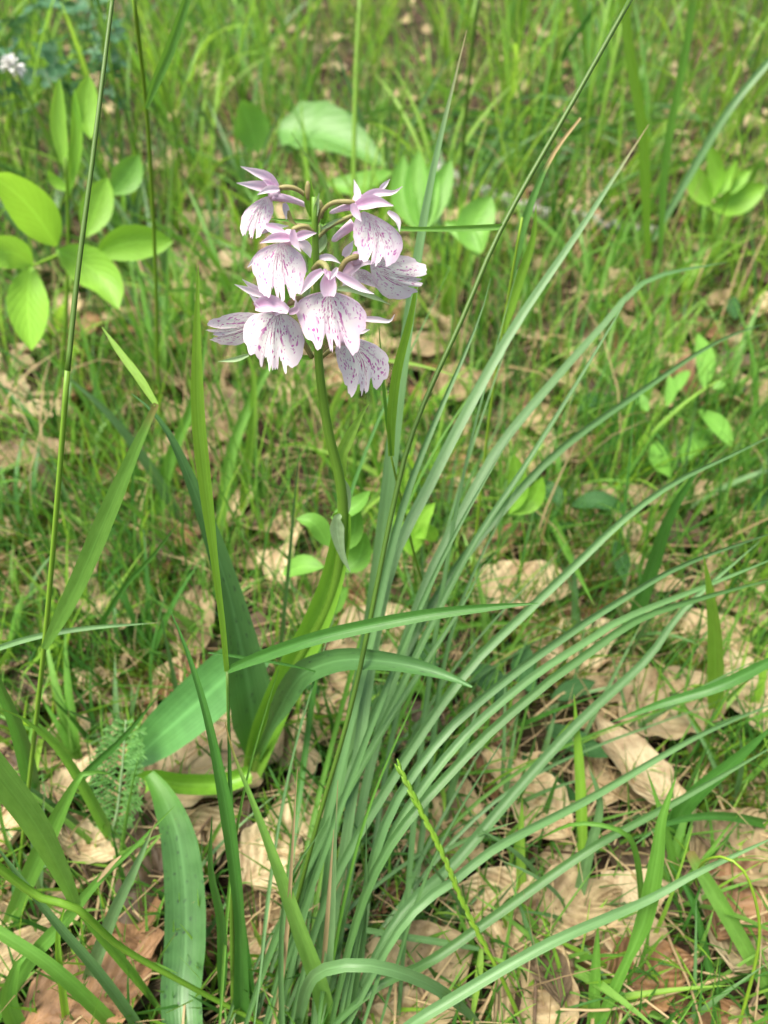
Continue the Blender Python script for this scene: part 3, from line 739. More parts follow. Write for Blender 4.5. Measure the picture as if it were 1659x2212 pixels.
G = grass('bright blade leaning right at the bottom edge', at_base(1030, 2260))
pblade(G, [(1030, 2260), (1100, 2150), (1180, 2080), (1250, 2015), (1312, 1943)], 32, None, .12, 'bright', 18, .3)
G = grass('short blue-green blade near the bottom edge', at_base(1190, 2260))
pblade(G, [(1180, 2260), (1220, 2200), (1290, 2140), (1360, 2088)], 26, None, .105, 'sedge', 16, .3)
G = grass('slim upright blade near the bottom edge', at_base(1280, 2250))
pblade(G, [(1280, 2250), (1285, 2130), (1292, 1995)], 26, None, .10, 'green', 14, .3)
# flowering spike
G = thing('grass_spike', 'lime green flowering grass spike leaning left in the foreground', 'grass spike', at_base(1140, 2240))
pculm(G, [(1140, 2240), (1085, 2115), (1040, 2030), (1000, 1950), (958, 1850), (908, 1750), (860, 1655)], 11, None, .125, 'culm', 30, taper=.5)
Ps = spline(trace([(1140, 2240), (1085, 2115), (1040, 2030), (1000, 1950), (958, 1850), (908, 1750), (860, 1655)], None, .125), 60)
Ts = tangents(Ps)
for i in range(22, 60):
    sgn = 1 if i % 2 else -1; N = tocam(Ps[i]); S = (Ts[i].cross(N).normalized()*sgn + N*R.uniform(-.5, .5)).normalized(); o0 = Ps[i]
    ln_ = R.uniform(.0048, .0075); q = [o0, o0+Ts[i]*ln_*.5+S*.0006, o0+Ts[i]*ln_+S*R.uniform(.0002, .0011)]
    g = tube(spline(q, 5), lambda t: .0001+.00052*math.sin(math.pi*min(1, t*.9+.08)), 5); org = V(G.location)
    link('spikelet', mesh('spikelet', [v-org for v in g[0]], g[1], g[2], .4, M['bright']), G)
pblade(G, [(1040, 2050), (1035, 2100), (1015, 2230)], 16, .1, .07, 'bright', 10)
pblade(G, [(1035, 2050), (950, 2035), (850, 2020), (740, 1998), (648, 1975)], 14, .1, .105, 'sedge', 16)
G = grass("large arching blade crossing the tussock in front of the orchid's foot", at_base(720, 2260))
pblade(G, [(722, 2260), (690, 2130), (650, 2020), (600, 1876), (542, 1722), (505, 1630), (486, 1560)], 38, None, .125, 'green', 26, .3, prof=[.9, 1, 1, .9, .75, .5, .25, .05])
G = grass("upright grass left of the orchid's foot", at_base(522, 2240))
pblade(G, [(522, 2240), (518, 2000), (495, 1790), (470, 1651), (440, 1520), (400, 1395), (365, 1313)], 32, None, .15, 'deep', 26, .3, prof=[.6, 1.1, .9, .7, .8, .95, .6, .4, .05])
pblade(G, [(480, 2150), (478, 2000), (455, 1880), (458, 1765)], 22, .085, .1, 'deep', 14, .3)
pblade(G, [(560, 2230), (530, 2050), (505, 1850), (497, 1700), (492, 1480)], 16, .08, .14, 'deep', 20, .4)
G = grass('thick lime stem with a wide blade sweeping across the near left corner', (-.16, .05, 0))
pculm(G, [(-60, 1830), (80, 1935), (165, 1962), (260, 2045), (400, 2125), (500, 2178), (640, 2250)], 17, .095, .075, 'bright', 26, taper=.5)
pblade(G, [(165, 1958), (140, 1900), (80, 1786), (0, 1676), (-60, 1600)], 56, .092, .10, 'green', 18, .15, prof=[.35, .6, .85, 1, 1])
pblade(G, [(165, 1960), (250, 2060), (330, 2160), (400, 2260)], 20, .092, .08, 'green', 14, .4)
G = grass('bent blade with a pale drooping tip at lower left', at_base(10, 2020))
pblade(G, [(10, 2020), (60, 1900), (105, 1805), (150, 1715), (185, 1668), (240, 1673)], 40, None, .135, 'green', 22, .2, prof=[.7, .85, .9, 1, .9, .5, .05])
G = grass('blade with a yellow scorched patch at lower left', at_base(-40, 2240))
pblade(G, [(-40, 2240), (60, 2080), (140, 1990), (210, 1905), (290, 1830), (376, 1742)], 34, None, .12, 'spotblade', 24, .2, prof=[.9, 1, 1, .9, .6, .3, .04])
Pq = trace([(150, 1980), (210, 1905), (240, 1868), (262, 1848)], .098, .108); org = V(G.location)
g = ribbon(spline([p+tocam(p)*.0006 for p in Pq[1:]], 8), lambda t: .0016*math.sin(math.pi*(.08+.84*t)), tocam, .1, 0, 3)
link('scorched_patch', mesh('scorched_patch', [v-org for v in g[0]], g[1], g[2], .3, M['straw']), G)['label'] = 'dry yellow patch on the green blade'
G = grass('blue-green blade rising beside the bent lower orchid leaf', at_base(175, 2160))
pblade(G, [(175, 2160), (240, 1985), (290, 1880), (336, 1775)], 30, None, .115, 'sedge', 18, .25)
G = grass('dark upright blades at the left edge', at_base(75, 1760))
pblade(G, [(75, 1760), (60, 1660), (35, 1570), (-5, 1470), (-20, 1400)], 36, None, .13, 'deep', 18, .3)
pblade(G, [(90, 1830), (160, 1700), (260, 1600), (345, 1500)], 20, None, .16, 'deep', 16, .3)
pblade(G, [(250, 1830), (150, 1650), (60, 1560), (0, 1530)], 24, None, .13, 'green', 16, .3)
G = grass('wide pale green blades along the lower left edge', at_base(290, 2260))
pblade(G, [(290, 2260), (200, 2170), (100, 2080), (-40, 1990)], 28, None, .095, 'green', 18, .2, prof=[.8, 1, 1, .9, .8])
pblade(G, [(330, 2260), (220, 2110), (110, 1980), (-30, 1800)], 22, None, .105, 'sedge', 18, .3)
pblade(G, [(60, 2260), (20, 2170), (40, 2080), (85, 2050)], 36, None, .09, 'green', 14, .2)
pblade(G, [(150, 2250), (135, 2140), (125, 2020), (150, 1930)], 16, None, .1, 'bright', 14, .3)
G = grass('narrow blade with a white edge at the left edge', at_base(-60, 1480))
pblade(G, [(-60, 1420), (60, 1380), (180, 1358), (340, 1345)], 13, .16, .165, 'sedge', 18, .3)
pblade(G, [(190, 1400), (260, 1280), (330, 1200), (400, 1110)], 12, None, .24, 'deep', 14, .3)
G = grass('grass blade slanting down to the right corner', at_base(1690, 2190))
pblade(G, [(1690, 2190), (1620, 2065), (1560, 1960), (1500, 1860), (1490, 1840)], 34, None, .125, 'green', 18, .3, prof=[.7, .9, 1, 1, .6])
pblade(G, [(1600, 2240), (1540, 2120), (1500, 1960), (1440, 1850)], 18, None, .13, 'deep', 16, .3)
G = grass('arched narrow blades along the right edge', at_base(1700, 1790))
pblade(G, [(1700, 1790), (1560, 1763), (1440, 1780), (1350, 1840)], 20, None, .13, 'deep', 16, .3)
pblade(G, [(1420, 1840), (1490, 1730), (1580, 1650), (1680, 1560)], 36, None, .16, 'deep', 16, .25)
pblade(G, [(1700, 1410), (1560, 1480), (1430, 1520), (1320, 1560)], 24, .17, .165, 'deep', 16, .25)
G = grass('bent blade humped over the bottom edge', at_base(640, 2230))
pblade(G, [(640, 2230), (670, 2120), (740, 2086), (830, 2091), (930, 2128), (1000, 2178), (1060, 2240)], 26, None, .075, 'sedge', 24, .25, prof=[.6, .8, 1, 1, 1, .9, .6, .4])
G = thing('tendril', 'thin green tendril curling round near the lower right corner', 'tendril', at_base(1590, 2240))
pculm(G, [(1590, 2240), (1632, 2080), (1640, 1990), (1612, 1890), (1565, 1852), (1520, 1862), (1503, 1900), (1515, 1930)], 8, None, .12, 'culm', 36, 'tendril_stem', taper=.5)
G = grass('fresh narrow grass blades standing at lower right', at_base(1255, 1990))
pblade(G, [(1255, 1990), (1258, 1850), (1253, 1680), (1240, 1500)], 24, None, .18, 'bright', 18, .3, prof=[.6, .8, 1, .8, .05])
pblade(G, [(1130, 1990), (1125, 1850), (1128, 1720)], 22, None, .15, 'bright', 14, .3)
pblade(G, [(1240, 1980), (1270, 1850), (1296, 1740), (1270, 1650)], 24, None, .15, 'sedge', 16, .3)
pblade(G, [(1390, 1990), (1375, 1850), (1340, 1795), (1240, 1780), (1150, 1820)], 14, None, .13, 'green', 20, .3)
G = grass('stout green blades standing behind the arching blades at right', at_base(1395, 1420))
pblade(G, [(1350, 1400), (1405, 1240), (1450, 1110), (1530, 980)], 32, None, .26, 'deep', 18, .25)
pblade(G, [(1545, 1560), (1545, 1400), (1535, 1290), (1520, 1200)], 34, None, .2, 'bright', 18, .25)
pblade(G, [(1150, 990), (1160, 1040), (1210, 1160), (1285, 1310)], 20, None, .23, 'green', 14, .3)
G = grass('far grass blades hanging at upper right', at_base(1395, 520))
pblade(G, [(1400, 560), (1388, 290), (1362, 130), (1345, -20)], 22, .62, .62, 'bright', 16, .25, prof=[.5, 1, 1, .9])
pblade(G, [(1425, 560), (1440, 330), (1480, 120), (1500, -20)], 17, .6, .6, 'green', 16, .25, prof=[.5, 1, 1, .9])
pblade(G, [(1410, 520), (1500, 360), (1580, 230), (1680, 110)], 17, .62, .66, 'sedge', 16, .25, prof=[.5, 1, 1, .9])
G = grass('far straight green stalk above the orchid flowers', at_base(768, 700))
pculm(G, [(768, 700), (764, 420), (768, 180), (778, -20)], 15, None, .8, 'culm', 18)
G = grass('thin pointed blade slanting behind the top orchid flower', at_base(725, 640))
pblade(G, [(735, 640), (712, 430), (670, 350), (628, 284)], 13, None, .40, 'sedge', 14, .3)
G = grass('far dark stalk right of the flowers', at_base(985, 640))
pculm(G, [(985, 640), (1000, 330), (1015, 150), (1035, -20)], 12, None, .7, 'darkculm', 18)
G = grass('blades crossing behind the spotted orchid leaf', at_base(470, 1180))
pblade(G, [(470, 1180), (500, 980), (560, 830), (640, 700)], 26, None, .42, 'green', 16, .25)
pblade(G, [(520, 1120), (540, 960), (548, 820), (520, 730)], 20, None, .40, 'bright', 16, .25)
pblade(G, [(330, 1170), (365, 1000), (420, 860), (450, 700)], 26, None, .40, 'green', 16, .25)
pblade(G, [(400, 1150), (330, 1020), (240, 900), (130, 800)], 24, None, .36, 'sedge', 16, .25)
pblade(G, [(600, 1460), (622, 1240), (636, 1080), (648, 960)], 9, None, .23, 'sedge', 16, .3)

rg_ = random.Random(99)
LN = {'sedge': 'blue-green', 'green': 'mid green', 'deep': 'dark green', 'bright': 'bright green'}
for i in range(64):
    if i < 40: px, py = rg_.uniform(880, 1740), rg_.uniform(1350, 2300)
    else: px, py = rg_.uniform(-60, 440), rg_.uniform(1150, 2250)
    p = atZ(px, py, 0)
    if p.y < .055: continue
    k = rg_.choice(('sedge', 'sedge', 'green', 'deep', 'bright'))
    G = grass(f'{LN[k]} grass sprig {where(p)}', (p.x, p.y, 0), 'grass sprigs rooted in the near leaf litter', 'grass sprig', 'grass_sprig')
    for j in range(rg_.randint(1, 3)):
        g = rand_blade(rg_, V((rg_.gauss(0, .002), rg_.gauss(0, .002), -.001)), rg_.uniform(.05, .11)*min(1, .5+p.y*2.2), abs(rg_.gauss(.35, .4)), rg_.uniform(-1.2, 3.6), rg_.uniform(.0022, .0042)*min(1, .55+p.y*2), rg_.uniform(.0, .9), 12, 3)
        link('blade', mesh('blade', *g, rg_.random(), M[k]), G)

# dense tussock far behind, combed sideways
G = thing('sedge_tussock', 'far blurred tussock of fine green blades combed sideways behind the branch', 'tussock', at_base(1080, 360))
for i in range(70):
    px = rr_.uniform(900, 1350); py = rr_.uniform(270, 420); s_ = rr_.choice((-1, 1)); L = rr_.uniform(90, 240)
    pblade(G, [(px, py), (px+s_*L*.4, py-rr_.uniform(40, 90)), (px+s_*L, py-rr_.uniform(10, 80))], rr_.uniform(6, 10), None, 1.0, rr_.choice(('green', 'deep', 'sedge')), 8, .3, nu=3)

# ---------------------------------------------------------------- broad-leaved plants
OV = [.06, .55, .85, 1, .97, .82, .55, .03]
def bleaf(root, pts, wpx, Y0, Y1, mat, name='leaf', cup=.18, n=14, wave=.0, prof=OV, nrm=None, twist=0):
    return pblade(root, pts, wpx, Y0, Y1, mat, n, cup, twist, name, 7, 1., False, prof=prof, wave=wave, nrm=nrm)
up1 = lambda p: (tocam(p)*.7+V((0, 0, 1))).normalized()
B = thing('seedling', 'lime green broadleaf seedling with oval leaves at the left edge', 'seedling', at_base(120, 900))
pculm(B, [(120, 900), (140, 720), (147, 560), (146, 430), (140, 340)], 11, None, .50, 'culm', 20, 'stem')
pculm(B, [(150, 540), (110, 558), (66, 576)], 10, .50, .47, 'culm', 8, 'leaf_stalk')
for pts, wp, Ya, Yb in [([(122, 532), (75, 460), (20, 405), (-30, 375)], 95, .49, .45), ([(72, 572), (20, 545), (-60, 560)], 70, .47, .44),
        ([(68, 576), (60, 650), (68, 757)], 84, .47, .40), ([(122, 540), (190, 575), (232, 612), (256, 668)], 86, .49, .45),
        ([(186, 512), (208, 450), (232, 384)], 66, .52, .55), ([(205, 550), (280, 525), (374, 522)], 74, .50, .52),
        ([(142, 370), (126, 270), (128, 168)], 34, .51, .53), ([(196, 300), (186, 235), (192, 162)], 54, .52, .54),
        ([(150, 420), (165, 300), (160, 190)], 26, .51, .53), ([(148, 412), (118, 390), (104, 368)], 24, .51, .51), ([(240, 420), (275, 380), (300, 335)], 60, .56, .58)]:
    bleaf(B, pts, wp, Ya, Yb, 'lime_leaf' if wp != 60 else 'mid_leaf')
B = thing('sprout', 'small lime green leafy sprout near the right edge', 'sprout', at_base(1530, 560))
pculm(B, [(1530, 560), (1535, 500), (1538, 440)], 9, None, .72, 'culm', 8, 'stem')
for pts, wp in [([(1535, 450), (1595, 432), (1656, 402)], 60), ([(1535, 445), (1508, 400), (1498, 352)], 46), ([(1540, 430), (1548, 375), (1530, 310)], 34), ([(1545, 425), (1575, 385), (1592, 345)], 30), ([(1575, 420), (1600, 385), (1622, 368)], 30)]:
    bleaf(B, pts, wp, .71, .72, 'lime_leaf')
B = thing('heart_leaf_plant', 'large pale green heart shaped leaf out of focus above the flowers', 'leafy plant', at_base(700, 470))
bleaf(B, [(600, 275), (690, 280), (760, 310), (835, 360)], 135, .98, .92, 'soft_leaf', prof=[.2, .9, 1, .95, .8, .55, .3, .02], nrm=up1, wave=.04)
bleaf(B, [(560, 330), (540, 265), (520, 215)], 80, .95, .95, 'mid_leaf', nrm=up1)
bleaf(B, [(700, 395), (770, 400), (850, 372)], 60, .86, .84, 'mid_leaf', nrm=up1)
pculm(B, [(700, 470), (660, 380), (610, 280)], 9, None, .98, 'culm', 10, 'leaf_stalk')
B = thing('leafy_plant', 'upright bunch of lime leaves right of the top flower', 'leafy plant', at_base(910, 560))
for pts, wp in [([(905, 500), (868, 420), (872, 335)], 50), ([(910, 500), (900, 400), (905, 325)], 56), ([(915, 500), (945, 420), (975, 345)], 54), ([(920, 500), (925, 420), (935, 350)], 50)]:
    bleaf(B, pts, wp, .58, .62, 'mid_leaf')
B = thing('leafy_plant', 'mid green pointed leaf beside the node of the dark culm', 'leafy plant', at_base(1040, 640))
bleaf(B, [(1040, 548), (1025, 490), (1062, 425)], 80, .52, .55, 'mid_leaf')
bleaf(B, [(1040, 548), (1000, 500), (960, 480)], 40, .52, .55, 'mid_leaf')
pculm(B, [(1040, 640), (1042, 590), (1040, 545)], 8, None, .52, 'culm', 6, 'stem')
B = thing('leafy_plant', "pale green oval leaves standing behind the orchid's sheath", 'leafy plant', at_base(700, 1400))
pculm(B, [(700, 1400), (705, 1330), (712, 1230), (720, 1120)], 8, None, .26, 'culm', 10, 'stem')
for pts, wp in [([(700, 1225), (650, 1222), (610, 1240)], 50), ([(712, 1180), (680, 1130), (640, 1120)], 46), ([(735, 1190), (760, 1160), (772, 1090)], 44), ([(705, 1325), (720, 1300), (750, 1270)], 56), ([(735, 1230), (770, 1210), (790, 1150)], 60), ([(715, 1120), (770, 1090), (800, 1060)], 40)]:
    bleaf(B, pts, wp, .245, .25, 'mid_leaf', nrm=up1)
B = thing('leafy_plant', 'bright green crinkled leaves right of the orchid sheath', 'leafy plant', at_base(900, 1320))
for pts, wp in [([(890, 1200), (905, 1130), (940, 1085)], 46), ([(895, 1160), (925, 1150), (940, 1170)], 36), ([(890, 1200), (870, 1150), (850, 1110)], 36), ([(1100, 1110), (1120, 1060), (1110, 980)], 44), ([(1105, 1110), (1150, 1080), (1172, 1030)], 44)]:
    bleaf(B, pts, wp, .28, .29, 'lime_leaf', wave=.06)
pculm(B, [(900, 1320), (896, 1260), (890, 1195)], 6, None, .28, 'culm', 6, 'stem')
def pea(label, base, stem, leaves, mat):
    B = thing('pea_plant', label, 'pea plant', at_base(*base))
    pculm(B, [base]+stem, 6, None, atZ(stem[-1][0], stem[-1][1], .02).y, 'darkculm' if mat == 'dark_leaf' else 'culm', 10, 'stem')
    for (a, b, c), wp, z in leaves:
        Ya = atZ(a[0], a[1], z).y
        bleaf(B, [a, b, c], wp, Ya, atZ(c[0], c[1], z+.004).y, mat, nrm=up1, cup=.12)
pea('dark green pea plant with large oval leaves among pale leaf litter', (1200, 1760), [(1190, 1680), (1185, 1600)],
    [(((1175, 1565), (1240, 1600), (1314, 1636)), 52, .02), (((1130, 1625), (1170, 1700), (1258, 1750)), 82, .012), (((1190, 1510), (1235, 1490), (1286, 1472)), 42, .02), (((1150, 1500), (1130, 1440), (1140, 1390)), 54, .03)], 'dark_leaf')
pea('dark pea leaves tucked under the tip of the drooping orchid leaf', (1060, 1560), [(1050, 1520), (1040, 1480)],
    [(((1090, 1520), (1060, 1470), (1010, 1440)), 60, .025), (((930, 1460), (925, 1420), (900, 1380)), 50, .02), (((900, 1560), (850, 1520), (770, 1490)), 66, .01), (((690, 1500), (672, 1480), (650, 1470)), 26, .01)], 'dark_leaf')
pea('dark pea leaves beyond the arching blades on the right', (1340, 1300), [(1345, 1280), (1345, 1240)],
    [(((1352, 1262), (1342, 1210), (1328, 1165)), 36, .02), (((1232, 1092), (1290, 1080), (1356, 1102)), 44, .03), (((1215, 1090), (1190, 1060), (1160, 1040)), 40, .03), (((1235, 1130), (1200, 1140), (1150, 1100)), 34, .02), (((1245, 890), (1275, 865), (1320, 855)), 36, .02)], 'dark_leaf')
pea('bright green pea plant with hanging leaflets near the right edge', (1500, 1060), [(1490, 960), (1500, 860)],
    [(((1508, 720), (1524, 780), (1520, 840)), 40, .06), (((1510, 885), (1545, 910), (1580, 965)), 42, .05), (((1415, 950), (1425, 1000), (1450, 1032)), 40, .04), (((1475, 1000), (1500, 960), (1540, 925)), 44, .03),
     (((1540, 840), (1555, 830), (1568, 826)), 20, .06), (((1460, 850), (1470, 820), (1490, 800)), 26, .06), (((1400, 890), (1385, 865), (1370, 845)), 26, .06), (((1440, 880), (1450, 840), (1445, 810)), 24, .06)], 'mid_leaf')
pea('green pea plant in the lower right litter', (1640, 1100), [(1640, 1060), (1645, 1020)],
    [(((1635, 1110), (1640, 1080), (1658, 1050)), 30, .03), (((1590, 690), (1582, 660), (1588, 640)), 30, .03)], 'dark_leaf')

# yarrow leaf
B = thing('yarrow', 'feathery yarrow leaf lying left of the orchid foot', 'yarrow', at_base(235, 1830))
yp = spline(trace([(232, 1825), (252, 1760), (262, 1680), (268, 1610), (272, 1555)], .145, .18), 40)
org = V(B.location); g = tube(yp, lambda t: .0009*(1-.6*t), 6)
link('leaf_stalk', mesh('leaf_stalk', [v-org for v in g[0]], g[1], g[2], .6, M['bract']), B)
Ty = tangents(yp)
for side, nm in ((-1, 'a'), (1, 'b')):
    for i in range(3, 40, 2):
        mb = MB(); p0 = yp[i]; N = up1(p0); S = Ty[i].cross(N).normalized()*side
        L = .0125*max(.05, 1-(abs(i/40-.5)/.53)**2)**.6*R.uniform(.7, 1.15)
        d = (S+Ty[i]*.35+N*R.uniform(.0, .5)).normalized()
        ax = [p0, p0+d*L*.55, p0+d*L]
        mb.add(ribbon(ax, lambda t: .0009*(1-.5*t), N, .2, 0, 2))
        for q in (.2, .36, .52, .68, .84, .97):
            for s2 in (-1, 1):
                b0 = p0+d*L*q; dd = (d*.7+Ty[i]*s2*.8+N*R.uniform(-.2, .7)).normalized(); l2 = L*.28
                mb.add(ribbon([b0, b0+dd*l2*.5, b0+dd*l2], lambda t: .0009*(1-.6*t), N, .2, 0, 2))
        mb.v = [V(v)-org for v in mb.v]
        mb.build('leaflet', M['yarrow'], B)

# clover clump with a white flower, upper left
B = thing('clover', 'dense blue-green clover clump in the far upper left corner', 'clover', at_base(90, 330))
rc = random.Random(77)
tri = []
def clover_leaf(size):
    g = MB()
    for a in (0, 2.09, 4.19):
        d = V((math.cos(a), math.sin(a), .15)); p = [d*.02*size, d*.5*size, d*size]
        g.add(ribbon(spline(p, 6), lambda t: size*.75*lin([.1, .6, .95, 1, .9, .5, .1], t), (0, 0, 1), .12, 0, 5, False), .5)
    return mesh('leaflet_trio', g.v, g.f, g.uv, g.r, M['clover'])
cm = [clover_leaf(1.) for _ in range(3)]
org = V(B.location)
for i in range(110):
    px, py = rc.uniform(-60, 260), rc.uniform(-60, 240)
    Y = rc.uniform(.75, 1.0); p = atY(px, py, Y)
    o = link('leaf', rc.choice(cm), B, p-org); s_ = rc.uniform(.009, .016); o.scale = (s_,)*3
    o.rotation_euler = (rc.gauss(.3, .5), rc.gauss(0, .5), rc.uniform(0, 6.28))
    if i % 2 == 0:
        q = V((p.x+rc.gauss(0, .02), p.y+rc.gauss(0, .02), 0))
        g = tube(spline([q, (p+q)/2+V((rc.gauss(0, .02), 0, 0)), p], 6), lambda t: .0006, 4)
        link('stem', mesh('stem', [v-org for v in g[0]], g[1], g[2], .5, M['deep']), B)
for fx, fy, sz in ((28, 145, .017), (175, 240, .009)):
    Y = .72; c = atY(fx, fy, Y)
    f = thing('white_flower_head', 'small white flower head on the clover at the left edge' if sz > .01 else 'tiny white flower under the clover clump', 'flower', c)
    q = V((c.x+.01, c.y+.02, 0))
    g = tube(spline([q, (c+q)/2+V((.01, 0, 0)), c], 6), lambda t: .0006, 5)
    link('stem', mesh('stem', [v-c for v in g[0]], g[1], g[2], .5, M['culm']), f)
    for k in range(26):
        d = V((rc.gauss(0, 1), rc.gauss(0, 1), rc.gauss(.4, 1))).normalized()
        g = ribbon(spline([d*.002, d*sz*.4+V((0, 0, .001)), d*sz*.62], 4), lambda t: sz*.3*math.sin(math.pi*(.1+.8*t)), (0, 0, 1), .3, 0, 3)
        link('petal', mesh('petal', *g, rc.random(), M['white_flower']), f)

# fallen branch, catkin, loose straws and twigs one can pick out
B = thing('branch', 'grey lichened fallen branch lying behind the flowers', 'branch', at_base(1080, 440))
bp = spline([atZ(930, 352, .02), atZ(1000, 398, .02), atZ(1080, 428, .022), atZ(1180, 462, .018), atZ(1290, 480, .016), atZ(1420, 500, .012)], 26)
bp = [p+V((0, 0, .003*noise.noise(p*40))) for p in bp]; org = V(B.location)
g = tube(bp, lambda t: .0105*(1-.4*t)*(1+.18*noise.noise(V((t*14, 2, 0)))), 12)
link('bark', mesh('bark', [v-org for v in g[0]], g[1], g[2], .5, M['bark']), B)
for i in (7, 15, 21):
    d = V((R.gauss(0, .4), R.gauss(0, .4), 1)).normalized()
    g = tube(spline([bp[i], bp[i]+d*.015, bp[i]+d*.03+V((.008, 0, 0))], 6), lambda t: .0026*(1-.6*t), 6)
    link('side_twig', mesh('side_twig', [v-org for v in g[0]], g[1], g[2], .5, M['bark']), B)
c0 = atZ(850, 1930, .01)
B = thing('catkin', 'small brown crumbling catkin lying by the tussock stems', 'catkin', c0)
ax = spline([atZ(800, 1985, .012), atZ(845, 1935, .014), atZ(898, 1880, .012)], 10)
link('catkin_stalk', mesh('catkin_stalk', *[(lambda q: ([v-c0 for v in q[0]], q[1], q[2]))(tube(ax, lambda t: .0011, 6))][0], .5, M['twig']), B)
for k in range(60):
    p = ax[R.randrange(1, 10)]; d = V((R.gauss(0, 1), R.gauss(0, 1), R.gauss(0, 1))).normalized()
    g = ribbon([p+d*.0008-c0, p+d*.0022-c0, p+d*.0034+V((0, 0, .0006))-c0], lambda t: .0022*math.sin(math.pi*(.15+.7*t)), (R.gauss(0, 1), R.gauss(0, 1), 1), .3, 0, 3)
    link('scale', mesh('scale', *g, R.random(), M['copper_litter']), B)
STRAWS = [([(1640, 2090), (1450, 2145), (1320, 2180), (1210, 2180)], 7, 'pale straw lying across the bottom right corner'), ([(1425, 1965), (1450, 2040), (1490, 2130), (1520, 2225)], 7, 'pale straw pointing down to the bottom edge at right'),
          ([(1540, 1690), (1480, 1760), (1430, 1800), (1420, 1860)], 6, 'bleached straw bent over beside the broad bright blade'), ([(640, 1330), (560, 1350), (470, 1375)], 7, 'straw lying behind the broad spotted leaf'),
          ([(1115, 1960), (1090, 2030), (1075, 2080)], 9, 'short tan straw below the arching blades'), ([(1240, 1160), (1380, 1175), (1520, 1180)], 9, 'long straw lying beyond the arching blades'),
          ([(680, 2060), (760, 2000), (830, 1990)], 6, 'straw lying through the foot of the tussock'), ([(830, 2140), (930, 2170), (1010, 2195)], 6, 'straw at the bottom edge under the bent blade')]
for pts, wp, lab in STRAWS:
    p = [atZ(x, y, .012+.004*i) for i, (x, y) in enumerate(pts)]; c = p[0].copy(); q = spline(p, 14)
    o = link('dry_straw', mesh('dry_straw', *tube([v-c for v in q], lambda t: wp*.36/FPX/2*(1-.4*t), 6), R.random(), M['straw']), None, c)
    tag(o, lab, 'straw', 'loose dry straws')

# ---------------------------------------------------------------- the orchid
ORC = thing('spotted_orchid', 'pale pink orchid with purple-speckled flowers on a curved stem', 'orchid', at_base(540, 1690))
OL = V(ORC.location); OY = OL.y
def Z(zx, zy): return (411.5+zx*.3307, 329.2+zy*.3307)
SY = OY+.018                                       # depth of the flower spike
stem_px = [(540, 1695), (585, 1550), (645, 1425), (705, 1320), (734, 1215), (741, 1110), (733, 1030), (711, 940), (696, 850), (688, 770), (684, 600), (680, 480), (679, 425)]
P = spline(trace(stem_px, OY, SY), 50)
g = tube(P, lambda t: (.0021 if t < .6 else .0021-.0013*(t-.6)/.4), 12)
link('stem', mesh('stem', [v-OL for v in g[0]], g[1], g[2], .3, M['stem']), ORC)
# leaves
pblade(ORC, [(555, 1670), (548, 1560), (530, 1440), (492, 1270), (432, 1090), (372, 950), (325, 885), (284, 850)], 96, OY-.002, OY+.03, 'orchid_leaf', 36, .22, .25, 'leaf', 9, 1., False, prof=[.22, .55, .95, .98, .82, .66, .52, .42, .3, .16, .02], label='broad dark green leaf with purple spots rising on the left')
pblade(ORC, [(545, 1660), (590, 1560), (640, 1470), (690, 1438), (760, 1424), (870, 1434), (960, 1458), (1020, 1484)], 54, OY, OY-.043, 'orchid_leaf', 36, .3, -.1, 'leaf', 9, 1., False, prof=[.3, .35, .35, .4, .8, .95, 1, .95, .8, .6, .1], label='narrow spotted leaf drooping to the right')
pblade(ORC, [(560, 1400), (500, 1452), (420, 1525), (340, 1595), (272, 1660)], 112, OY+.02, OY-.010, 'plain_leaf', 26, .16, .1, 'leaf', 9, 1., False, prof=[.7, .95, 1, 1, .95, .85, .6, .15], label='wide plain leaf lying back to the left')
pblade(ORC, [(540, 1672), (480, 1692), (400, 1694), (330, 1684), (308, 1692)], 42, OY-.012, OY-.026, 'sheath', 18, .5, 0, 'leaf_sheath', 7, 1., False, prof=[.9, 1, 1, .95, 1.0], label='yellow-green folded leaf base')
pblade(ORC, [(322, 1672), (352, 1720), (385, 1810), (400, 1930), (400, 2050), (392, 2150), (402, 2290)], 88, OY-.027, .064, 'orchid_leaf', 34, .16, .1, 'leaf', 9, 1., False, prof=[.25, .62, .85, .95, 1, 1, .98, .95], label='long bent leaf lying forward on the litter', nrm=up1, wave=.02)
pblade(ORC, [(538, 1690), (570, 1590), (620, 1470), (672, 1370), (712, 1270), (735, 1170), (738, 1108)], 64, OY-.004, OY+.008, 'sheath', 30, .35, 0, 'leaf_sheath', 9, 1., False, prof=[.55, .8, 1, 1, .98, .9, .75, .6], label='long green sheath wrapping the stem')
pblade(ORC, [(736, 1112), (728, 1122), (730, 1160), (740, 1200), (757, 1236)], 34, OY+.006, OY+.002, 'bract', 18, .3, 0, 'bract', 5, 1., False, prof=[.3, .95, .75, .5, .3, .05], label='pale bract tip bent downwards')
pblade(ORC, [(748, 1110), (752, 1060), (744, 1035)], 16, OY+.014, OY+.014, 'bract', 8, .2, 0, 'bract', 5)
pblade(ORC, [(741, 1030), (738, 985), (752, 950), (778, 900), (798, 868)], 26, OY+.012, OY+.02, 'bright', 16, .35, 0, 'bract', 5, prof=[.5, .9, 1, .8, .4, .05])
def zp(q, Y): x, y = Z(*q); return atY(x, y, Y)
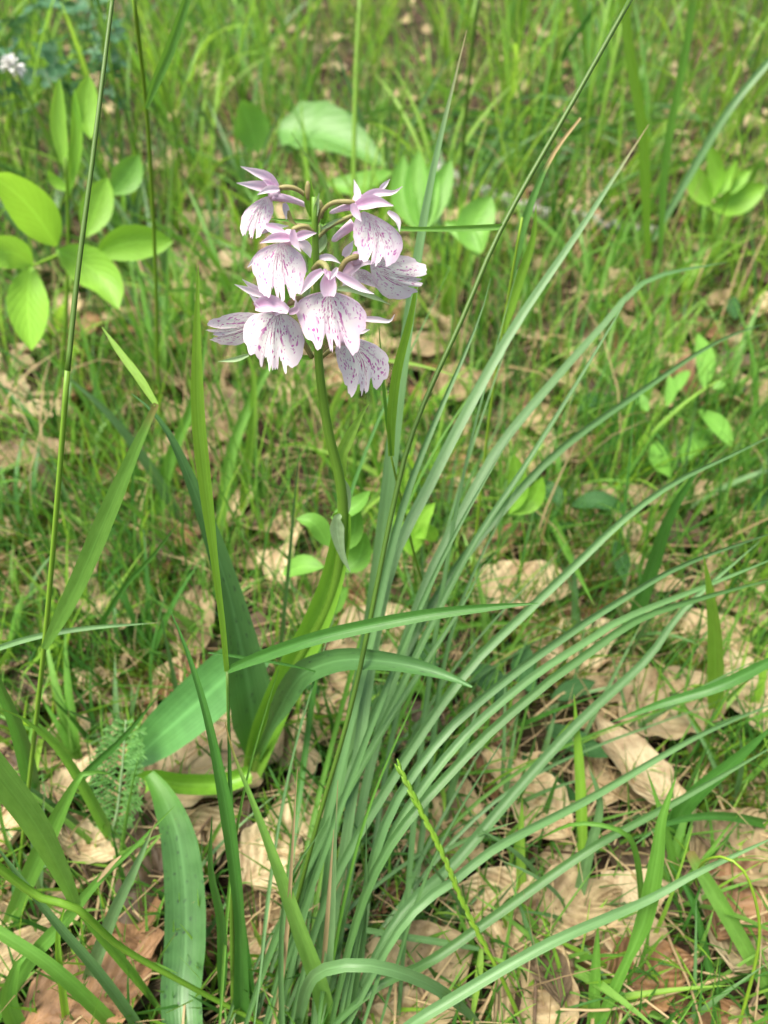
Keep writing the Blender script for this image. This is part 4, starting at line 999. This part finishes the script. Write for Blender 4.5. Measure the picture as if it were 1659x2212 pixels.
def zribbon(part, name, pts, wz, Y0, Y1, mat, prof=None, cup=.35, nu=5, twist=0, label=None):
    n = 12; P = spline([zp(q, Y0+(Y1-Y0)*i/(len(pts)-1)) for i, q in enumerate(pts)], n)
    k = wz*.3307*depth(P[0])/FPX; pr = prof or [.5, .85, 1, .95, .7, .35, .06]
    g = ribbon(P, lambda t: max(.00015, k*lin(pr, t)), tocam, cup, twist, nu, False)
    o = link(name, mesh(name, [v-OL for v in g[0]], g[1], g[2], R.random(), M[mat]), part)
    if label: o['label'] = label
    return o
def ztube(part, name, pts, w0, w1, Y0, Y1, mat):
    P = spline([zp(q, Y0+(Y1-Y0)*i/(len(pts)-1)) for i, q in enumerate(pts)], 14); k = .3307*depth(P[0])/FPX/2
    g = tube(P, lambda t: k*(w0+(w1-w0)*t)*(1 if t < .9 else 1-(t-.9)*6), 8)
    return link(name, mesh(name, [v-OL for v in g[0]], g[1], g[2], R.random(), M[mat]), part)
OUT = [(0, 1.03), (.07, 1.04), (.15, .99), (.21, .83), (.28, .88), (.36, .99), (.5, .99), (.66, .93), (.82, .85), (.95, .73), (1.0, .58), (.96, .44), (.8, .29), (.55, .16), (.3, .07), (.12, .02)]
def lip(part, T, B, Lp, Rp, Y, mat, fwd=.006, seed=0, back=.35, tooth=1.):
    rg = random.Random(seed); ns, ntt = 96, 14
    T3, B3, L3, R3 = zp(T, Y), zp(B, Y-fwd), zp(Lp, Y-fwd*.3+.001), zp(Rp, Y-fwd*.3+.001)
    C3 = (L3+R3)/2; half = (R3-L3)/2; hw = half.length; s0 = rg.uniform(0, 50)
    vm = .56; M3 = (C3-T3*(1-vm)**2-B3*vm*vm)/(2*vm*(1-vm))
    outl = [(-x, y) for x, y in reversed(OUT[1:])]+OUT
    n3 = half.cross(B3-T3).normalized()
    if n3.dot(tocam(T3)) < 0: n3 = -n3
    vs_, fs, uv = [], [], []
    for i in range(ns+1):
        s = i/ns; k = s*(len(outl)-1); a = min(int(k), len(outl)-2); f = k-a
        ox = outl[a][0]*(1-f)+outl[a+1][0]*f; oy = outl[a][1]*(1-f)+outl[a+1][1]*f
        eg = .55+.6*max(0, 1-abs(ox)*1.15)
        e = 1+.07*noise.noise(V((s*12, s0, 0)))+.085*eg*noise.noise(V((s*38, s0, 4))) - .08*eg*max(0, math.sin(s*43+s0+3*noise.noise(V((s*6, s0, 2)))))**5
        if abs(ox) < .14: e *= tooth*.97
        ox *= e; oy *= e
        for j in range(ntt+1):
            t = j/ntt; x, v = ox*t, oy*t
            p = T3*(1-v)**2+M3*2*v*(1-v)+B3*v*v+half*x
            ruf = t**3*(.055*math.sin(s*26+s0)+.045*noise.noise(V((s*9, s0, 9))))
            fold = .012*t*math.sin(s*50+s0)*(1-t*.5)
            p = p + n3*hw*(.07*math.sin(min(1, v)*2.6)*(1-x*x) - back*.3*x*x + ruf*1.25 + fold)
            vs_.append(p-OL); uv.append((s, t))
    for i in range(ns):
        for j in range(ntt):
            a = i*(ntt+1)+j; fs.append((a, a+1, a+ntt+2, a+ntt+1))
    return link('lip', mesh('lip', vs_, fs, uv, rg.random(), M[mat]), part)
def flower(center, Y, label):
    # throat cup: the flower's own small mesh, lip and sepals hang on it
    c = zp(center, Y); mb = MB()
    P = [c+V((0, .0015, .0012)), c, c+V((0, -.0012, -.001))]
    mb.add(tube(spline(P, 6), lambda t: .0006+.0011*math.sin(math.pi*min(1, .2+.6*t)), 10), .4); mb.v = [v-OL for v in mb.v]
    o = mb.build('flower', M['hood'], ORC); o['label'] = label; return o
F = flower((545, 262), SY+.003, 'top flower turned to the left')
lip(F, (508, 285), (392, 550), (330, 420), (528, 430), SY+.002, 'lip', .004, 1, .25)
zribbon(F, 'lip_lobe', [(430, 525), (510, 490), (640, 480)], 55, SY+.0, SY+.004, 'pale_sepal')
zribbon(F, 'sepal', [(575, 240), (510, 165), (430, 130), (328, 92)], 62, SY+.003, SY+.001, 'sepal', label='upper sepal pointing left')
zribbon(F, 'sepal', [(575, 250), (470, 222), (380, 210), (302, 200)], 66, SY+.003, SY-.001, 'sepal')
zribbon(F, 'petal', [(580, 238), (510, 240), (436, 276)], 46, SY, SY-.002, 'pale_sepal')
zribbon(F, 'petal', [(540, 215), (500, 190), (470, 180)], 40, SY+.001, SY+.0, 'hood')
ztube(F, 'spur', [(530, 285), (670, 312), (805, 368)], 58, 24, SY+.002, SY+.006, 'sepal')
ztube(F, 'ovary', [(800, 345), (745, 275), (670, 232), (575, 228)], 24, 36, SY+.004, SY+.002, 'ovary')
F = flower((1095, 330), SY-.001, 'top flower turned to the right')
lip(F, (1135, 385), (1200, 735), (1060, 545), (1392, 590), SY-.002, 'lip', .006, 2, .3)
zribbon(F, 'sepal', [(1100, 325), (1088, 255), (1068, 178)], 46, SY-.001, SY+.002, 'pale_sepal')
zribbon(F, 'sepal', [(1085, 325), (1200, 265), (1320, 262), (1384, 222)], 52, SY-.001, SY-.003, 'sepal')
zribbon(F, 'sepal', [(1080, 345), (1200, 320), (1325, 348)], 84, SY-.003, SY-.006, 'hood', label='hooded sepal over the lip')
zribbon(F, 'petal', [(1235, 245), (1268, 212), (1302, 175)], 32, SY-.0, SY-.0, 'pale_sepal')
zribbon(F, 'petal', [(1055, 335), (1078, 390), (1118, 452)], 56, SY-.006, SY-.007, 'sepal')
zribbon(F, 'lip_lobe', [(1290, 385), (1352, 440), (1366, 520)], 42, SY-.002, SY-.004, 'pale_sepal')
ztube(F, 'spur', [(1085, 345), (990, 366), (908, 396)], 56, 26, SY-.001, SY+.0, 'sepal')
ztube(F, 'ovary', [(825, 470), (862, 385), (940, 326), (1085, 325)], 24, 36, SY, SY-.002, 'ovary')
F = flower((645, 560), SY-.004, 'left flower below the top one')
zribbon(F, 'sepal', [(700, 585), (755, 615), (785, 690)], 66, SY-.001, SY-.001, 'pale_sepal')
zribbon(F, 'petal', [(560, 625), (440, 685), (372, 752)], 56, SY-.002, SY-.002, 'pale_sepal')
lip(F, (605, 590), (592, 962), (398, 735), (755, 765), SY-.005, 'lip', .007, 3, .35)
zribbon(F, 'sepal', [(660, 560), (555, 556), (453, 592)], 62, SY-.006, SY-.008, 'hood')
zribbon(F, 'sepal', [(670, 562), (750, 535), (824, 526)], 60, SY-.006, SY-.004, 'hood')
zribbon(F, 'petal', [(490, 478), (590, 520), (660, 560)], 60, SY-.003, SY-.006, 'sepal')
zribbon(F, 'petal', [(668, 505), (678, 580), (722, 650)], 54, SY-.008, SY-.009, 'sepal')
zribbon(F, 'petal', [(612, 330), (625, 380), (625, 440)], 44, SY+.004, SY+.003, 'pale_sepal')
ztube(F, 'ovary', [(800, 520), (745, 482), (660, 505)], 26, 40, SY-.002, SY-.004, 'ovary')
F = flower((1085, 700), SY+.002, 'right flower facing away to the right')
lip(F, (1175, 722), (1515, 850), (1410, 680), (1290, 955), SY+.002, 'lip_white', .0, 4, .25)
zribbon(F, 'sepal', [(1000, 790), (1095, 715), (1200, 725)], 88, SY+.001, SY+.001, 'sepal')
zribbon(F, 'sepal', [(1000, 680), (1040, 620), (1065, 575)], 56, SY+.004, SY+.004, 'pale_sepal')
zribbon(F, 'lip_lobe', [(1050, 785), (1140, 815), (1238, 890)], 84, SY+.003, SY+.003, 'lip_white')
zribbon(F, 'petal', [(1030, 830), (1010, 870), (980, 880)], 50, SY+.003, SY+.003, 'pale_sepal')
ztube(F, 'spur', [(1065, 465), (1000, 515), (925, 580)], 72, 40, SY+.004, SY+.003, 'sepal')
ztube(F, 'ovary', [(970, 785), (1020, 705), (1105, 675)], 34, 42, SY-.001, SY-.0, 'ovary')
ztube(F, 'ovary', [(830, 560), (920, 480), (1065, 408)], 24, 32, SY+.003, SY+.002, 'ovary')
F = flower((910, 840), SY-.010, 'lowest front flower facing the viewer')
zribbon(F, 'petal', [(828, 692), (910, 686), (980, 725)], 44, SY-.002, SY-.002, 'pale_sepal')
lip(F, (910, 905), (945, 1295), (688, 1050), (1148, 1080), SY-.010, 'lip', .006, 5, .3, .96)
zribbon(F, 'sepal', [(862, 770), (790, 825), (718, 930)], 66, SY-.010, SY-.012, 'sepal')
zribbon(F, 'sepal', [(945, 785), (1060, 852), (1130, 895), (1200, 925)], 64, SY-.010, SY-.011, 'sepal')
zribbon(F, 'petal', [(905, 775), (900, 860), (905, 942)], 108, SY-.012, SY-.0135, 'hood', [.3, .6, .85, 1, 1, .9, .6], label='pink column over the lip')
zribbon(F, 'petal', [(960, 752), (930, 800), (912, 835)], 34, SY-.012, SY-.013, 'pale_sepal')
zribbon(F, 'petal', [(872, 760), (895, 800), (905, 835)], 30, SY-.012, SY-.013, 'sepal')
ztube(F, 'ovary', [(800, 765), (845, 722), (885, 745), (900, 815)], 34, 44, SY-.004, SY-.011, 'ovary')
F = flower((560, 1020), SY-.008, 'lower left flower facing the viewer')
lip(F, (582, 1035), (540, 1425), (342, 1165), (745, 1235), SY-.008, 'lip_white', .006, 6, .32)
zribbon(F, 'petal', [(420, 1010), (530, 985), (640, 1035)], 104, SY-.010, SY-.012, 'hood', [.4, .8, 1, 1, .9, .7, .4], label='pink hood over the lip')
zribbon(F, 'sepal', [(560, 1040), (450, 985), (384, 925)], 60, SY-.009, SY-.010, 'pale_sepal')
zribbon(F, 'sepal', [(600, 1000), (520, 950), (440, 935)], 50, SY-.009, SY-.010, 'sepal')
zribbon(F, 'sepal', [(640, 1050), (690, 1020), (686, 955)], 46, SY-.010, SY-.012, 'sepal')
zribbon(F, 'petal', [(480, 940), (380, 900), (288, 862)], 46, SY-.004, SY-.006, 'pale_sepal')
zribbon(F, 'petal', [(470, 915), (400, 875), (338, 828)], 40, SY-.003, SY-.005, 'pale_sepal')
zribbon(F, 'petal', [(550, 1060), (590, 1040), (635, 1052)], 26, SY-.012, SY-.013, 'pale_sepal')
ztube(F, 'ovary', [(800, 1010), (710, 955), (635, 995)], 34, 44, SY-.003, SY-.008, 'ovary')
F = flower((500, 1080), SY-.001, 'lower left flower facing away to the left')
lip(F, (500, 1085), (118, 1168), (280, 1050), (290, 1262), SY-.002, 'lip_white', .004, 7, .2)
ztube(F, 'ovary', [(795, 1340), (720, 1210), (640, 1090), (520, 1075)], 34, 40, SY-.003, SY-.002, 'ovary')
F = flower((990, 1220), SY-.004, 'lowest flower hanging to the right behind the front one')
lip(F, (985, 1200), (1135, 1570), (965, 1400), (1292, 1350), SY-.004, 'lip_white', .004, 8, .25, 1.04)
zribbon(F, 'sepal', [(1100, 1085), (1220, 1092), (1300, 1102), (1334, 1058)], 40, SY-.003, SY-.003, 'pale_sepal', label='long pointed sepal reaching right')
zribbon(F, 'petal', [(1080, 1170), (1130, 1165), (1170, 1158)], 40, SY-.004, SY-.004, 'pale_sepal')
ztube(F, 'ovary', [(850, 1345), (920, 1290), (1000, 1270)], 28, 34, SY-.0, SY-.003, 'ovary')
for pts, wz, Ya, Yb, mt in [([(960, 890), (1080, 895), (1200, 945), (1302, 992)], 50, SY+.002, SY+.002, 'bract'), ([(380, 1322), (290, 1352), (180, 1366)], 34, SY+.001, SY-.0, 'bract'),
        ([(810, 660), (865, 580), (850, 470)], 60, SY+.003, SY+.003, 'bract'), ([(770, 980), (755, 930), (790, 850)], 50, SY-.002, SY-.002, 'bract'), ([(805, 470), (800, 360), (785, 185)], 40, SY, SY, 'sheath'),
        ([(815, 420), (825, 340), (840, 265)], 36, SY-.001, SY-.001, 'bract'), ([(860, 470), (885, 400), (892, 315)], 40, SY+.001, SY+.001, 'sheath'), ([(790, 420), (760, 330), (750, 200)], 34, SY+.002, SY+.002, 'sheath'),
        ([(800, 1345), (740, 1340), (660, 1350)], 34, SY-.002, SY-.003, 'sheath'), ([(640, 380), (655, 440), (705, 482)], 32, SY+.002, SY+.002, 'ovary'), ([(860, 500), (960, 440), (1000, 430)], 26, SY, SY, 'bract'),
        ([(690, 650), (730, 700), (770, 790)], 46, SY-.001, SY-.001, 'bract')]:
    zribbon(ORC, 'bract', pts, wz, Ya, Yb, mt)
for q, s_ in (((800, 330), 40), ((850, 380), 34), ((770, 260), 30)):
    c = zp(q, SY+.001); mb = MB(); mb.add(tube(spline([c-V((0, 0, .002)), c, c+V((0, 0, .0028))], 6), lambda t: .0002+.0008*math.sin(math.pi*min(1, .15+.8*t)), 8), .4)
    mb.v = [v-OL for v in mb.v]; mb.build('bud', M['ovary'], ORC)

# ---------------------------------------------------------------- labels that repeat are told apart by their place
from collections import defaultdict
byl = defaultdict(list)
for o in sc.objects:
    if o.parent is None and o.get('group') and o.get('label') and o['group'] != 'loose dry straws': byl[o['label']].append(o)
NUM = ['', 'one', 'two', 'three', 'four', 'five', 'six', 'seven', 'eight', 'nine', 'ten', 'eleven', 'twelve', 'thirteen', 'fourteen', 'fifteen', 'sixteen', 'seventeen', 'eighteen', 'nineteen', 'twenty']
ORD = ['', 'second', 'third', 'fourth', 'fifth', 'sixth', 'seventh', 'eighth', 'ninth', 'tenth', 'eleventh', 'twelfth', 'thirteenth', 'fourteenth', 'fifteenth', 'sixteenth', 'seventeenth', 'eighteenth', 'nineteenth']
for lab, os_ in byl.items():
    n = len(os_)
    if n < 2 or n > 20: continue
    os_.sort(key=lambda o: pix(o.location)[0])
    for i, o in enumerate(os_):
        o['label'] = lab+', '+('leftmost' if i == 0 else 'rightmost' if i == n-1 else ORD[i]+' from left')+' of '+NUM[n]
